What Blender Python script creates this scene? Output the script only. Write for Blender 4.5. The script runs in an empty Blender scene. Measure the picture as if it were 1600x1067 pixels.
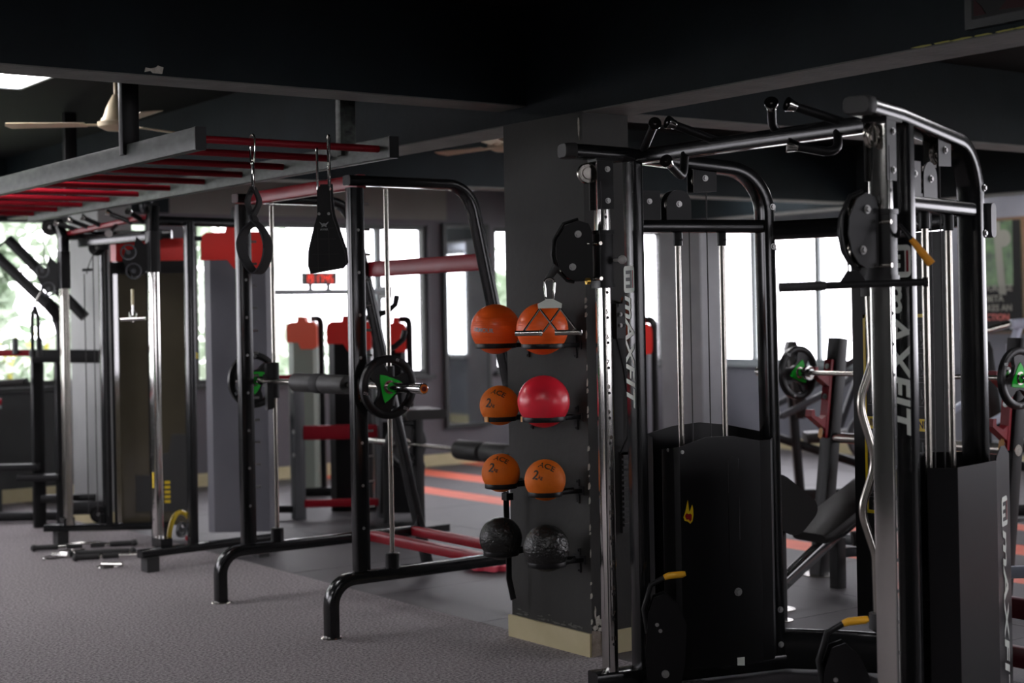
import bpy, bmesh, math, random
from mathutils import Vector, Matrix
random.seed(7)
C = bpy.context.scene.collection
SC = bpy.context.scene
PI = math.pi
V = Vector

# ---------------------------------------------------------------- camera, world, light, exposure
# room axes: X runs towards the right-hand wall, Y towards the back wall, metres, floor at z = 0
TH = math.radians(36.3)
FWD = V((math.sin(TH), math.cos(TH), 0)); RGT = V((math.cos(TH), -math.sin(TH), 0)); UP = V((0, 0, 1))
ROLL = .019
xr = RGT * math.cos(ROLL) + UP * math.sin(ROLL) * -1
yr = UP * math.cos(ROLL) + RGT * math.sin(ROLL)
# image-right axis and image-up axis of the slightly rolled camera
cx_ = RGT * math.cos(ROLL) - UP * math.sin(ROLL)
cy_ = UP * math.cos(ROLL) + RGT * math.sin(ROLL)
cam_d = bpy.data.cameras.new('camera'); cam = bpy.data.objects.new('camera', cam_d); C.objects.link(cam)
M3 = Matrix((cx_, cy_, -FWD)).transposed()
cam.matrix_world = Matrix.Translation((0, 0, 1.56)) @ M3.to_4x4()
cam_d.sensor_width = 36; cam_d.lens = 54.0; cam_d.shift_y = -42.5 / 1600
cam_d.clip_start = .05; cam_d.clip_end = 200
cam_d.dof.use_dof = True; cam_d.dof.focus_distance = 6.45; cam_d.dof.aperture_fstop = 2.0
SC.camera = cam
SC.view_settings.view_transform = 'Standard'; SC.view_settings.look = 'None'
SC.view_settings.gamma = 1; SC.view_settings.use_curve_mapping = False
SC.view_settings.exposure = 0.0
SKY = 9.0
w = bpy.data.worlds.new('sky'); SC.world = w; w.use_nodes = True
nt = w.node_tree; nt.nodes.clear()
bg = nt.nodes.new('ShaderNodeBackground'); wo = nt.nodes.new('ShaderNodeOutputWorld')
tc = nt.nodes.new('ShaderNodeTexCoord'); nz = nt.nodes.new('ShaderNodeTexNoise'); rp = nt.nodes.new('ShaderNodeValToRGB')
nz.inputs['Scale'].default_value = 2.2; nz.inputs['Detail'].default_value = 4
rp.color_ramp.elements[0].position = .3; rp.color_ramp.elements[0].color = (.86, .87, .93, 1)
rp.color_ramp.elements[1].position = .7; rp.color_ramp.elements[1].color = (1, .975, 1, 1)
nt.links.new(tc.outputs['Generated'], nz.inputs['Vector']); nt.links.new(nz.outputs['Fac'], rp.inputs['Fac'])
nt.links.new(rp.outputs['Color'], bg.inputs['Color']); bg.inputs['Strength'].default_value = SKY
nt.links.new(bg.outputs[0], wo.inputs['Surface'])
LAMP = 26.0      # radiance of the ceiling panels

# ---------------------------------------------------------------- materials
def mat(name, col, rough=.5, metal=0, var=0, nscale=20, bump=0, bscale=80, col2=None, coat=0, emit=None, spec=.5, rvar=0, stretch=None):
    m = bpy.data.materials.new(name); m.use_nodes = True; n = m.node_tree; b = n.nodes['Principled BSDF']
    b.inputs['Base Color'].default_value = (*col, 1); b.inputs['Roughness'].default_value = rough
    b.inputs['Metallic'].default_value = metal; b.inputs['Coat Weight'].default_value = coat
    b.inputs['Coat Roughness'].default_value = .08; b.inputs['Specular IOR Level'].default_value = spec
    t = n.nodes.new('ShaderNodeTexCoord'); src = t.outputs['Object']
    if stretch:
        mp = n.nodes.new('ShaderNodeMapping'); mp.inputs['Scale'].default_value = stretch
        n.links.new(src, mp.inputs['Vector']); src = mp.outputs['Vector']
    if var or col2 or rvar:
        z = n.nodes.new('ShaderNodeTexNoise'); z.inputs['Scale'].default_value = nscale; z.inputs['Detail'].default_value = 5
        n.links.new(src, z.inputs['Vector'])
        if var or col2:
            r = n.nodes.new('ShaderNodeValToRGB'); r.color_ramp.elements[0].position = .32; r.color_ramp.elements[1].position = .68
            c2 = col2 or tuple(min(1, c * (1 + var)) for c in col); c1 = col if col2 else tuple(c * (1 - var) for c in col)
            r.color_ramp.elements[0].color = (*c1, 1); r.color_ramp.elements[1].color = (*c2, 1)
            n.links.new(z.outputs['Fac'], r.inputs['Fac']); n.links.new(r.outputs['Color'], b.inputs['Base Color'])
        if rvar:
            q = n.nodes.new('ShaderNodeMapRange'); q.inputs['To Min'].default_value = max(0, rough - rvar); q.inputs['To Max'].default_value = rough + rvar
            n.links.new(z.outputs['Fac'], q.inputs['Value']); n.links.new(q.outputs['Result'], b.inputs['Roughness'])
    if bump:
        z2 = n.nodes.new('ShaderNodeTexNoise'); z2.inputs['Scale'].default_value = bscale; z2.inputs['Detail'].default_value = 3
        n.links.new(src, z2.inputs['Vector']); bu = n.nodes.new('ShaderNodeBump'); bu.inputs['Strength'].default_value = bump; bu.inputs['Distance'].default_value = .01
        n.links.new(z2.outputs['Fac'], bu.inputs['Height']); n.links.new(bu.outputs['Normal'], b.inputs['Normal'])
    if emit:
        b.inputs['Emission Color'].default_value = (*emit[0], 1); b.inputs['Emission Strength'].default_value = emit[1]
    return m

BLK = mat('black_powdercoat', (.007, .0075, .008), .19, coat=.0, spec=.38, rvar=.03, nscale=30)
BLM = mat('black_satin', (.008, .008, .0085), .38, spec=.22, rvar=.05, nscale=40)
DGR = mat('dark_grey_steel', (.035, .037, .042), .38, rvar=.08)
RED = mat('red_powdercoat', (.22, .006, .014), .36, spec=.22, rvar=.05)
DRED = mat('maroon_powdercoat', (.085, .006, .012), .35, coat=.2)
CHR = mat('chrome', (.62, .61, .58), .12, 1, rvar=.04, nscale=3, stretch=(1, 1, .15))
STL = mat('brushed_steel', (.42, .40, .36), .24, 1, rvar=.04, nscale=3, stretch=(1, 1, .15))
BOLT = mat('zinc_bolt', (.34, .34, .33), .34, .75)
GALV = mat('worn_galvanised_steel', (.007, .009, .008), .5, .1, col2=(.060, .072, .062), nscale=22, rvar=.12, stretch=(1, .5, 1.4), spec=.3)
RUB = mat('black_rubber', (.014, .014, .014), .6, bump=.15, bscale=300)
NEO = mat('black_nylon', (.010, .010, .011), .75, bump=.25, bscale=500)
FOAM = mat('black_foam', (.016, .016, .015), .55, bump=.1, bscale=400)
VIN = mat('black_vinyl', (.012, .0105, .010), .5, spec=.3, bump=.08, bscale=250)
YEL = mat('yellow_grip', (.72, .36, .01), .4)
ORG = mat('orange_grip', (.55, .22, .01), .4)
YEL2 = mat('yellow_paint', (.60, .42, .01), .35)
GRN = mat('green_plastic', (.008, .50, .03), .45, spec=.3)
WHT = mat('white_print', (.62, .66, .60), .5)
GREYP = mat('pale_grey_print', (.34, .36, .36), .5)
CARPET = mat('grey_carpet', (.125, .114, .119), .95, col2=(.46, .42, .43), nscale=75, bump=.9, bscale=150, spec=.1)
TILE = mat('rubber_tile', (.058, .054, .058), .52, col2=(.090, .085, .090), nscale=5, bump=.3, bscale=120, spec=.3, rvar=.1)
TILEO = mat('orange_rubber_tile', (.62, .105, .055), .6, col2=(.70, .15, .08), nscale=5, bump=.1, bscale=200)
NAVY = mat('dark_teal_paint', (.0045, .0085, .011), .7, var=.25, nscale=3, bump=.15, bscale=25, spec=.2)
CEIL = mat('black_ceiling_paint', (.0035, .0035, .004), .8, var=.2, nscale=3, spec=.15)
UNDER = mat('bounce_lit_grey_underside', (.085, .085, .08), .75, col2=(.125, .124, .115), nscale=6, bump=.3, bscale=30)  # floor bounce and window light put into the colour of the beam undersides
PILL = mat('charcoal_pillar_paint', (.021, .0205, .0185), .62, spec=.25, col2=(.030, .029, .027), nscale=2.2, bump=.2, bscale=18, rvar=.12)
PILL2 = mat('grey_pillar_paint', (.21, .215, .21), .55, col2=(.26, .262, .26), nscale=3, bump=.2, bscale=18)
WALLP = mat('mauve_grey_wall_paint', (.085, .078, .092), .6, col2=(.10, .094, .106), nscale=3, bump=.15, bscale=18)
WALLD = mat('dark_grey_wall_paint', (.02, .022, .022), .6, var=.2, nscale=3)
WALLG = mat('grey_upper_wall', (.16, .155, .14), .7, var=.1, nscale=2)
CREAM = mat('cream_tile', (.46, .40, .23), .45, col2=(.52, .455, .28), nscale=7)
PLAST = mat('bare_white_plaster', (.55, .53, .47), .9, col2=(.36, .33, .28), nscale=40, bump=.6, bscale=60)
BROKEN = mat('broken_brown_plaster', (.16, .12, .09), .95, col2=(.30, .26, .22), nscale=25, bump=.9, bscale=40)
FRAME = mat('black_aluminium', (.012, .014, .013), .4)
FRAMEG = mat('grey_aluminium', (.22, .25, .26), .4)
FANM = mat('cream_enamel', (.62, .52, .36), .4)
BALLO = mat('orange_vinyl_ball', (.95, .125, .012), .42, spec=.35, var=.06, nscale=5, bump=.12, bscale=50, stretch=(.3, .3, 5), coat=.15)
BALLR = mat('red_vinyl_ball', (.85, .02, .045), .34, coat=.15, bump=.04, bscale=60)
BALLS = mat('orange_rubber_medicine_ball', (.66, .135, .004), .6, spec=.3, col2=(.74, .165, .008), nscale=12, bump=.25, bscale=160)
BALLB = mat('black_slam_ball', (.011, .011, .010), .27, bump=.8, bscale=70)
INK = mat('dark_brown_print', (.03, .02, .012), .6)
REDCAP = mat('red_plastic', (.60, .022, .016), .36, bump=.05, bscale=8)
REDCAP2 = mat('faded_red_plastic', (.80, .13, .07), .42)
SHRG = mat('grey_shroud_steel', (.085, .084, .10), .42, col2=(.115, .114, .13), nscale=2.5, stretch=(1, 1, .4))
SHRGN = mat('sage_shroud_steel', (.23, .27, .23), .5)
SMOKE = mat('smoked_bronze_acrylic', (.058, .050, .034), .12, var=.15, nscale=2, coat=.5)
SHRB = mat('black_shroud_steel', (.005, .005, .0055), .36, spec=.2)
SHRF = mat('grey_black_shroud_edge', (.05, .05, .056), .45)
BLUEW = mat('pale_blue_white_steel', (.50, .55, .66), .35)
BRASS = mat('brass', (.6, .36, .06), .3, 1)
GLOWRED = mat('red_led_segments', (.3, .01, .01), .5, emit=((1, .05, .02), 1.3))
PANEL = mat('light_panel_diffuser', (.9, .9, .9), .5, emit=((1, .975, 1), LAMP))
LEAF = mat('pale_green_leaves', (.34, .44, .31), .5, col2=(.58, .65, .54), nscale=1.5)
LEAFY = mat('yellow_flowers', (.45, .40, .05), .5)
BARK = mat('bark', (.20, .16, .12), .9, bump=.5, bscale=20)
GROUND = mat('pale_outdoor_ground', (.30, .31, .27), .9, var=.2, nscale=1)
WALLR = mat('blue_grey_wall_paint', (.14, .145, .17), .6, col2=(.165, .17, .195), nscale=3, bump=.15, bscale=18)
MIRR = mat('mirror_glass', (.75, .80, .80), .03, 1)
PRINTG = mat('poster_green_photo', (.03, .05, .03), .35, col2=(.10, .20, .07), nscale=7)
PRINTD = mat('poster_black', (.008, .008, .008), .5, spec=.2)
PRINTR = mat('poster_red', (.022, .003, .004), .6, spec=.2)
WOODF = mat('brown_frame_wood', (.10, .05, .02), .4)
PINK = mat('pink_foam', (.65, .05, .09), .6)
LTP = mat('pale_poster_ink', (.20, .20, .165), .5)
PILL3 = mat('mid_grey_pillar_paint', (.10, .10, .108), .55, col2=(.13, .13, .138), nscale=3, bump=.2, bscale=18)
def glass_mat():
    m = bpy.data.materials.new('window_glass'); m.use_nodes = True; n = m.node_tree; n.nodes.clear()
    o = n.nodes.new('ShaderNodeOutputMaterial'); mx = n.nodes.new('ShaderNodeMixShader')
    t = n.nodes.new('ShaderNodeBsdfTransparent'); g = n.nodes.new('ShaderNodeBsdfGlossy'); lw = n.nodes.new('ShaderNodeLayerWeight'); lw.inputs['Blend'].default_value = .5; f = n.nodes.new('ShaderNodeMath'); f.operation = 'MULTIPLY_ADD'; pw = n.nodes.new('ShaderNodeMath'); pw.operation = 'POWER'; pw.inputs[1].default_value = 4; n.links.new(lw.outputs['Facing'], pw.inputs[0]); n.links.new(pw.outputs[0], f.inputs[0]); f.inputs[1].default_value = .8; f.inputs[2].default_value = .04
    t.inputs['Color'].default_value = (.96, .95, .965, 1); g.inputs['Roughness'].default_value = .02
    n.links.new(f.outputs[0], mx.inputs[0]); n.links.new(t.outputs[0], mx.inputs[1]); n.links.new(g.outputs[0], mx.inputs[2])
    n.links.new(mx.outputs[0], o.inputs['Surface']); return m
GLASS = glass_mat()

# ---------------------------------------------------------------- mesh helper
def vec(p): return V(p)
class B:
    def __init__(s): s.v = []; s.f = []
    def add(s, vs, fs):
        k = len(s.v); s.v += [V(p) for p in vs]; s.f += [tuple(i + k for i in f) for f in fs]; return s
    def merge(s, o): return s.add(o.v, o.f)
    def xf(s, M): s.v = [M @ p for p in s.v]; return s
    def box(s, lo, hi):
        x0, y0, z0 = lo; x1, y1, z1 = hi
        return s.add([(x0,y0,z0),(x1,y0,z0),(x1,y1,z0),(x0,y1,z0),(x0,y0,z1),(x1,y0,z1),(x1,y1,z1),(x0,y1,z1)],
                     [(0,3,2,1),(4,5,6,7),(0,1,5,4),(1,2,6,5),(2,3,7,6),(3,0,4,7)])
    def obox(s, c, ux, uy, uz, sx, sy, sz):      # oriented box, half axes along unit vectors
        c = V(c); ux, uy, uz = V(ux).normalized() * sx / 2, V(uy).normalized() * sy / 2, V(uz).normalized() * sz / 2
        vs = [c + a * ux + b * uy + d * uz for d in (-1, 1) for b in (-1, 1) for a in (-1, 1)]
        return s.add(vs, [(0,2,3,1),(4,5,7,6),(0,1,5,4),(2,6,7,3),(0,4,6,2),(1,3,7,5)])
    def sweep(s, path, sec, up=(0, 0, 1), scale=None, closed=False):
        P = [V(p) for p in path]; n = len(P); k = len(sec); vs = []
        for i in range(n):
            if closed: t = (P[(i + 1) % n] - P[i - 1])
            elif i == 0: t = P[1] - P[0]
            elif i == n - 1: t = P[-1] - P[-2]
            else: t = (P[i + 1] - P[i]).normalized() + (P[i] - P[i - 1]).normalized()
            t.normalize(); u = V(up); sd = t.cross(u)
            if sd.length < 1e-4: sd = t.cross(V((1, .01, 0)))
            sd.normalize(); u2 = sd.cross(t).normalized()
            m = 1
            if 0 < i < n - 1 and not closed:
                cs = (P[i + 1] - P[i]).normalized().dot((P[i] - P[i - 1]).normalized()); m = 1 / max(.6, math.sqrt((1 + cs) / 2))
            sc = scale[i] if scale else 1
            for a, b in sec: vs.append(P[i] + sd * a * sc + u2 * b * sc)
        fs = []
        for i in range(n if closed else n - 1):
            j = (i + 1) % n
            for q in range(k):
                fs.append((i * k + q, i * k + (q + 1) % k, j * k + (q + 1) % k, j * k + q))
        if not closed: fs += [tuple(range(k))[::-1], tuple((n - 1) * k + q for q in range(k))]
        return s.add(vs, fs)
    def beam(s, path, w, h, r=.006, up=(0, 0, 1)): return s.sweep(path, rrect(w, h, r), up)
    def tube(s, path, r, n=10, up=(0, 0, 1), scale=None, closed=False): return s.sweep(path, circ(r, n), up, scale, closed)
    def cyl(s, a, b, r, n=14, r2=None): 
        a = V(a); b = V(b); t = (b - a).normalized(); u = (0, 0, 1) if abs(t.z) < .9 else (0, 1, 0)
        return s.sweep([a, b], circ(r, n), u, scale=[1, (r2 if r2 is not None else r) / r])
    def lathe(s, prof, c, ax=(0, 0, 1), n=24, a0=0, a1=2 * PI):
        ax = V(ax).normalized(); ux = ax.orthogonal().normalized(); uy = ax.cross(ux); c = V(c); k = len(prof); full = abs(a1 - a0 - 2 * PI) < 1e-6
        N = n if full else n + 1; vs = []
        for i in range(N):
            a = a0 + (a1 - a0) * i / n
            for r, z in prof: vs.append(c + (ux * math.cos(a) + uy * math.sin(a)) * r + ax * z)
        fs = []
        for i in range(n):
            j = (i + 1) % N
            for q in range(k - 1): fs.append((i * k + q, j * k + q, j * k + q + 1, i * k + q + 1))
        return s.add(vs, fs)
    def sphere(s, c, r, n=16, sq=(1, 1, 1)):
        k = n // 2; prof = [(r * math.sin(PI * i / k), -r * math.cos(PI * i / k)) for i in range(k + 1)]
        t = B().lathe(prof, (0, 0, 0), n=n); c = V(c); return s.add([V((p.x * sq[0], p.y * sq[1], p.z * sq[2])) + c for p in t.v], t.f)
    def prism(s, poly, o, ux, uy, th):            # polygon in the (ux,uy) plane, thickness th along ux x uy, centred
        o = V(o); ux = V(ux).normalized(); uy = V(uy).normalized(); w = ux.cross(uy); n = len(poly)
        vs = [o + ux * a + uy * b - w * th / 2 for a, b in poly] + [o + ux * a + uy * b + w * th / 2 for a, b in poly]
        fs = [tuple(range(n))[::-1], tuple(range(n, 2 * n))] + [(i, (i + 1) % n, n + (i + 1) % n, n + i) for i in range(n)]
        return s.add(vs, fs)
    def bolt(s, p, d, r=.009, h=.008):
        p = V(p); d = V(d).normalized(); s.cyl(p, p + d * h * .35, r * 1.35, 12); s.cyl(p + d * h * .3, p + d * h, r, 6, r * .85); return s
def circ(r, n): return [(r * math.cos(2 * PI * i / n), r * math.sin(2 * PI * i / n)) for i in range(n)]
def rrect(w, h, r, k=3):
    r = min(r, w / 2.01, h / 2.01); o = []
    for cx, cy, a0 in ((w/2-r, h/2-r, 0), (-w/2+r, h/2-r, PI/2), (-w/2+r, -h/2+r, PI), (w/2-r, -h/2+r, 1.5*PI)):
        for i in range(k): a = a0 + PI / 2 * i / (k - 1); o.append((cx + r * math.cos(a), cy + r * math.sin(a)))
    return o
def fillet(pts, r, n=7):
    P = [V(p) for p in pts]; out = [P[0]]
    for i in range(1, len(P) - 1):
        ri = r[i - 1] if isinstance(r, (list, tuple)) else r
        a = (P[i - 1] - P[i]); b = (P[i + 1] - P[i]); la, lb = a.length, b.length; a.normalize(); b.normalize()
        ang = a.angle(b)
        if ang > 3.1 or ri <= 0: out.append(P[i]); continue
        d = min(ri / math.tan(ang / 2), la * .49, lb * .49); rr = d * math.tan(ang / 2)
        cen = P[i] + (a + b).normalized() * (rr / math.sin(ang / 2)); s0 = P[i] + a * d - cen; s1 = P[i] + b * d - cen
        for j in range(n + 1):
            t = j / n; w0 = s0.angle(s1); q = (s0 * math.sin((1 - t) * w0) + s1 * math.sin(t * w0)) / math.sin(w0) if w0 > 1e-4 else s0; out.append(cen + q)
    out.append(P[-1]); return out
def bez(p0, p1, p2, p3, n=14):
    p0, p1, p2, p3 = map(V, (p0, p1, p2, p3)); return [p0*(1-t)**3 + p1*3*t*(1-t)**2 + p2*3*t*t*(1-t) + p3*t**3 for t in [i/n for i in range(n+1)]]
def text_mesh(s, size, th=.0015, shear=0, spacing=1.0):
    c = bpy.data.curves.new('writing', 'FONT'); c.body = s; c.size = size; c.extrude = th / 2; c.shear = shear; c.space_character = spacing
    c.align_x = 'CENTER'; c.align_y = 'CENTER'; c.resolution_u = 3; c.offset = size * .022
    o = bpy.data.objects.new('writing', c); C.objects.link(o); bpy.context.view_layer.update()
    m = o.evaluated_get(bpy.context.evaluated_depsgraph_get()).to_mesh()
    vs = [v.co.copy() for v in m.vertices]; fs = [tuple(p.vertices) for p in m.polygons]
    o.evaluated_get(bpy.context.evaluated_depsgraph_get()).to_mesh_clear(); bpy.data.objects.remove(o); bpy.data.curves.remove(c)
    return vs, fs
def put_text(b, s, size, o, ux, uy, th=.0015, shear=0, spacing=1.0, sx=1):
    vs, fs = text_mesh(s, size, th, shear, spacing); o = V(o); ux = V(ux).normalized(); uy = V(uy).normalized(); w_ = ux.cross(uy)
    return b.add([o + ux * p.x * sx + uy * p.y + w_ * p.z for p in vs], fs)

# ---------------------------------------------------------------- object helper
BASE = {}; SHARP = [38]
def root(name, label, cat, loc=(0, 0, 0), group=None):
    o = bpy.data.objects.new(name, None); C.objects.link(o); o.location = loc; o.empty_display_size = .1
    o['label'] = label; o['category'] = cat
    if group: o['group'] = group
    BASE[o.name] = V(loc); return o
def mesh(name, b, m, sharp=38):
    me = bpy.data.meshes.new(name); me.from_pydata([tuple(p) for p in b.v], [], b.f); 
    bm = bmesh.new(); bm.from_mesh(me); bmesh.ops.remove_doubles(bm, verts=bm.verts, dist=1e-5)
    bmesh.ops.recalc_face_normals(bm, faces=bm.faces); bm.to_mesh(me); bm.free()
    me.materials.append(m); me.polygons.foreach_set('use_smooth', [True] * len(me.polygons)); me.set_sharp_from_angle(angle=math.radians(SHARP[0])); return me
def part(name, b, m, parent=None, label=None, kind=None, loc=None):
    if name in ('bolt_heads', 'safety_peg', 'bracket_bolts', 'corner_bolts', 'shroud_bolt', 'rivet', 'axle_bolt'): m = BOLT; kind = kind or 'stuff'
    base = V((0, 0, 0))
    if parent is not None: base = BASE[parent.name]
    elif loc is not None: base = V(loc)
    if base.length: b.v = [p - base for p in b.v]
    o = bpy.data.objects.new(name, mesh(name, b, m)); C.objects.link(o)
    if parent is not None: o.parent = parent
    else: o.location = base
    BASE[o.name] = base
    if label: o['label'] = label
    if kind: o['kind'] = kind
    return o
def solo(name, b, m, label, cat, loc=None, group=None):
    o = part(name, b, m, None, label, loc=loc); o['category'] = cat
    if group: o['group'] = group
    return o
def struct(name, b, m, loc=None): 
    return part(name, b, m, None, kind='structure', loc=loc)
def dup(r, loc, rot=None, label=None, group=None):
    def cp(o, par):
        c = o.copy(); C.objects.link(c); c.parent = par
        for ch in list(o.children): cp(ch, c)
        return c
    c = cp(r, None); c.location = loc; BASE[c.name] = V(loc)
    if rot is not None: c.rotation_euler = rot
    if label: c['label'] = label
    if group: c['group'] = group
    return c

# ================================================================= THE SETTING
XL, XR, YN, YB, HC = -2.2, 12.6, -4.0, 13.4, 3.0
XC = 4.46                                           # edge between carpet and rubber tiles
b = B().box((XL, YN, -.12), (XC, YB, 0)).box((XC, YN, -.12), (XR, YB, -.014))
floor = struct('floor', b, CARPET)
# rubber tiles and orange strips laid beyond the carpet, each one piece
xs = [(XC, 5.42, 0), (5.42, 6.39, 0), (6.39, 7.36, 0), (7.36, 7.66, 1), (7.66, 8.2, 0), (8.2, 8.55, 1), (8.55, 9.1, 0), (9.1, 9.36, 1), (9.36, 10.3, 0), (10.3, 11.3, 0), (11.3, 12.6, 0)]
tm = {}
y = 1.4
rows = []
while y < 13.3:
    rows.append((y, min(y + 1.0, 13.4))); y += 1.0
rng = random.Random(3)
for (x0, x1, o_) in xs:
    for (y0, y1) in rows:
        key = (round(x1 - x0, 3), round(y1 - y0, 3), o_)
        if key not in tm:
            L, W = x1 - x0 - .004, y1 - y0 - .004
            q = B().sweep([(-L/2, 0, -.0065), (L/2, 0, -.0065)], [(W/2, -.0065), (W/2, .0045), (W/2-.002, .0065), (-W/2+.002, .0065), (-W/2, .0045), (-W/2, -.0065)])
            tm[key] = mesh('rubber_tile', q, TILEO if o_ else TILE)
        o = bpy.data.objects.new('rubber_tile' if not o_ else 'orange_floor_strip', tm[key]); C.objects.link(o); o.parent = floor
        o.location = ((x0 + x1) / 2, (y0 + y1) / 2, rng.uniform(-.0008, .0006))

b = B().box((XL, YN, HC), (XR, YB, HC + .15)); struct('ceiling', b, CEIL)

def beam_struct(name, lo, hi, m=NAVY, under=True):
    bm_ = struct(name, B().box(lo, hi), m)
    if under:
        x0, y0, z0 = lo; x1, y1, z1 = hi
        u = part('beam_underside', B().box((x0 + .002, y0 + .002, z0 - .006), (x1 - .002, y1 - .002, z0 + .002)), UNDER, bm_)  # paler sheet carries the light thrown up onto the beam
    return bm_
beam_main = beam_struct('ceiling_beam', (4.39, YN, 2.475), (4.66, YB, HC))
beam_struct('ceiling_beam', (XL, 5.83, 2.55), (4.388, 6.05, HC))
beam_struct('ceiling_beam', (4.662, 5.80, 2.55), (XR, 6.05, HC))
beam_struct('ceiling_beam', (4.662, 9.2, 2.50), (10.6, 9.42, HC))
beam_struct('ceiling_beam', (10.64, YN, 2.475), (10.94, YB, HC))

# pillars
def rough_patch(n, cx, cy, sx, sy, seed):
    r = random.Random(seed); return [(cx + sx * math.cos(2*PI*i/n) * r.uniform(.55, 1.1), cy + sy * math.sin(2*PI*i/n) * r.uniform(.6, 1.1)) for i in range(n)]
def pillar(x, y, m, detail):
    p = struct('pillar', B().box((x, y, 0), (x + .27, y + .61, 2.474)), m, (x, y, 0))
    if detail:
        part('skirting_tile', B().box((x - .014, y + .0, 0), (x, y + .625, .105)), CREAM, p)
        part('skirting_tile', B().box((x + .055, y - .014, 0), (x + .285, y, .105)), CREAM, p)
        part('broken_corner', B().add([(x-.004,y+.004,0),(x-.006,y-.006,0),(x+.05,y-.008,0),(x+.054,y+.002,0),(x-.002,y+.004,.1),(x-.002,y-.004,.12),(x+.045,y-.005,.112),(x+.054,y+.002,.1)],
             [(0,3,2,1),(4,5,6,7),(0,1,5,4),(1,2,6,5),(2,3,7,6),(3,0,4,7)]), BROKEN, p)
        r = random.Random(11)
        b = B()
        zz = .16
        while zz < 1.62:                            # chipped paint running up the near corner
            h = r.uniform(.008, .05); wd = r.uniform(.002, .006)
            b.prism([(-wd, -h/2), (wd*.6, -h*.4), (wd*1.2, h*.1), (wd*.4, h/2), (-wd*.8, h*.3)], (x - .0005, y - .0005, zz), V((1, -1, 0)), (0, 0, 1), .003)
            zz += h + r.choice([.012, .03, .05, .09, .12])
        for (cx, cz, sx, sz, sd) in ((.02, .2, .006, .03, 1), (.036, .16, .018, .028, 2), (.06, .15, .02, .02, 3), (.02, .13, .022, .012, 4), (.05, .12, .02, .012, 9)):
            b.prism(rough_patch(11, cx, cz, sx, sz, sd), (x, y - .0012, 0), (1, 0, 0), (0, 0, 1), .003)
        zz = .12
        while zz < .62:
            h = r.uniform(.02, .06)
            b.prism(rough_patch(9, .266, zz, .004, h * .6, int(zz * 999)), (x, y - .0012, 0), (1, 0, 0), (0, 0, 1), .003); zz += h * r.uniform(.8, 1.5)
        b.prism(rough_patch(13, -.03, 2.40, .007, .055, 5), (x - .0012, y + .055, 0), (0, 1, 0), (0, 0, 1), .003)
        part('chipped_paint', b, PLAST, p, 'chipped white plaster showing along the corner', kind='stuff')
        # dusty scuffs above the skirting
        b = B()
        for i in range(26):
            b.prism(rough_patch(8, r.uniform(.03, .58), .115 + abs(r.gauss(0, .012)), r.uniform(.006, .03), r.uniform(.002, .008), 40 + i), (x - .001, y, 0), (0, 1, 0), (0, 0, 1), .002)
        part('plaster_dust', b, mat('dusty_plaster', (.09, .088, .08), .9), p, kind='stuff')
    else:
        part('skirting_tile', B().box((x - .014, y - .014, 0), (x + .284, y + .624, .11)), CREAM, p)
    return p
pillar(4.39, 5.41, PILL, True)
pillar(4.39, 11.28, PILL2, False)
pillar(10.64, 11.28, PILL3, False)
# poster hung on the main beam (top right)
t = root('framed_poster', 'dark framed poster with a maroon triangle high on the ceiling beam, upper right', 'poster', (4.37, 3.05, 2.5))
part('poster_frame', B().box((4.365, 2.70, 2.50), (4.389, 3.30, 2.93)), FRAME, t)
part('poster_sheet', B().box((4.362, 2.73, 2.53), (4.366, 3.27, 2.90)), PRINTD, t)
b = B().prism([(2.98, 2.535), (3.16, 2.545), (3.10, 2.60), (3.07, 2.65), (3.04, 2.60)], (4.361, 0, 0), (0, 1, 0), (0, 0, 1), .002)
b.prism([(3.21, 2.54), (3.26, 2.54), (3.26, 2.60), (3.23, 2.57)], (4.361, 0, 0), (0, 1, 0), (0, 0, 1), .002)
part('poster_motif', b, PRINTR, t)
b = B()
yy = 3.42
r = random.Random(4)
for i in range(14):
    b.prism(rough_patch(8, 0, 0, .05, .0035, i), (4.3885, 3.50 - i * .085, 2.478), (0, 1, 0), (0, 0, 1), .004)
part('bare_edge', b, mat('yellowish_filler', (.30, .29, .07), .8), beam_main, 'yellowish filler along the lower beam edge', kind='stuff')
part('paint_chip', B().prism([(-.045,-.012),(-.02,-.006),(-.01,-.014),(.03,-.014),(.036,.012),(.012,.018),(.004,.01),(-.02,.004),(-.04,.006)], (2.52, 5.828, 2.572), (1, 0, 0), (0, 0, 1), .003), PLAST, bpy.data.objects['ceiling_beam.001'])

# back wall with its two windows, right wall with one
def wall_y(name, y0, y1, holes, x0, x1, m, mtop=None):
    b = B(); xs_ = [x0]
    for (a, c, z0, z1) in holes: xs_ += [a, c]
    xs_.append(x1)
    b = B(); prev = x0
    for (a, c, z0, z1) in holes:
        b.box((prev, y0, 0), (a, y1, HC)); b.box((a, y0, 0), (c, y1, z0)); b.box((a, y0, z1), (c, y1, HC)); prev = c
    b.box((prev, y0, 0), (x1, y1, HC)); return struct(name, b, m)
def wall_x(name, x0, x1, holes, y0, y1, m):
    b = B(); prev = y0
    for (a, c, z0, z1) in holes:
        b.box((x0, prev, 0), (x1, a, HC)); b.box((x0, a, 0), (x1, c, z0)); b.box((x0, a, z1), (x1, c, HC)); prev = c
    b.box((x0, prev, 0), (x1, y1, HC)); return struct(name, b, m)
SILL, HEAD = .95, 2.50
wall_y('wall_back', YB, YB + .2, [(-1.8, 5.75, SILL + .05, HEAD), (6.15, 8.78, SILL, HEAD), (9.62, 12.1, SILL, HEAD)], XL - .2, XR + .2, WALLP)
wall_x('wall_right', XR, XR + .2, [(-2.0, 8.4, SILL, HEAD), (9.75, 13.15, SILL, HEAD)], YN, YB, WALLR)
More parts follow.
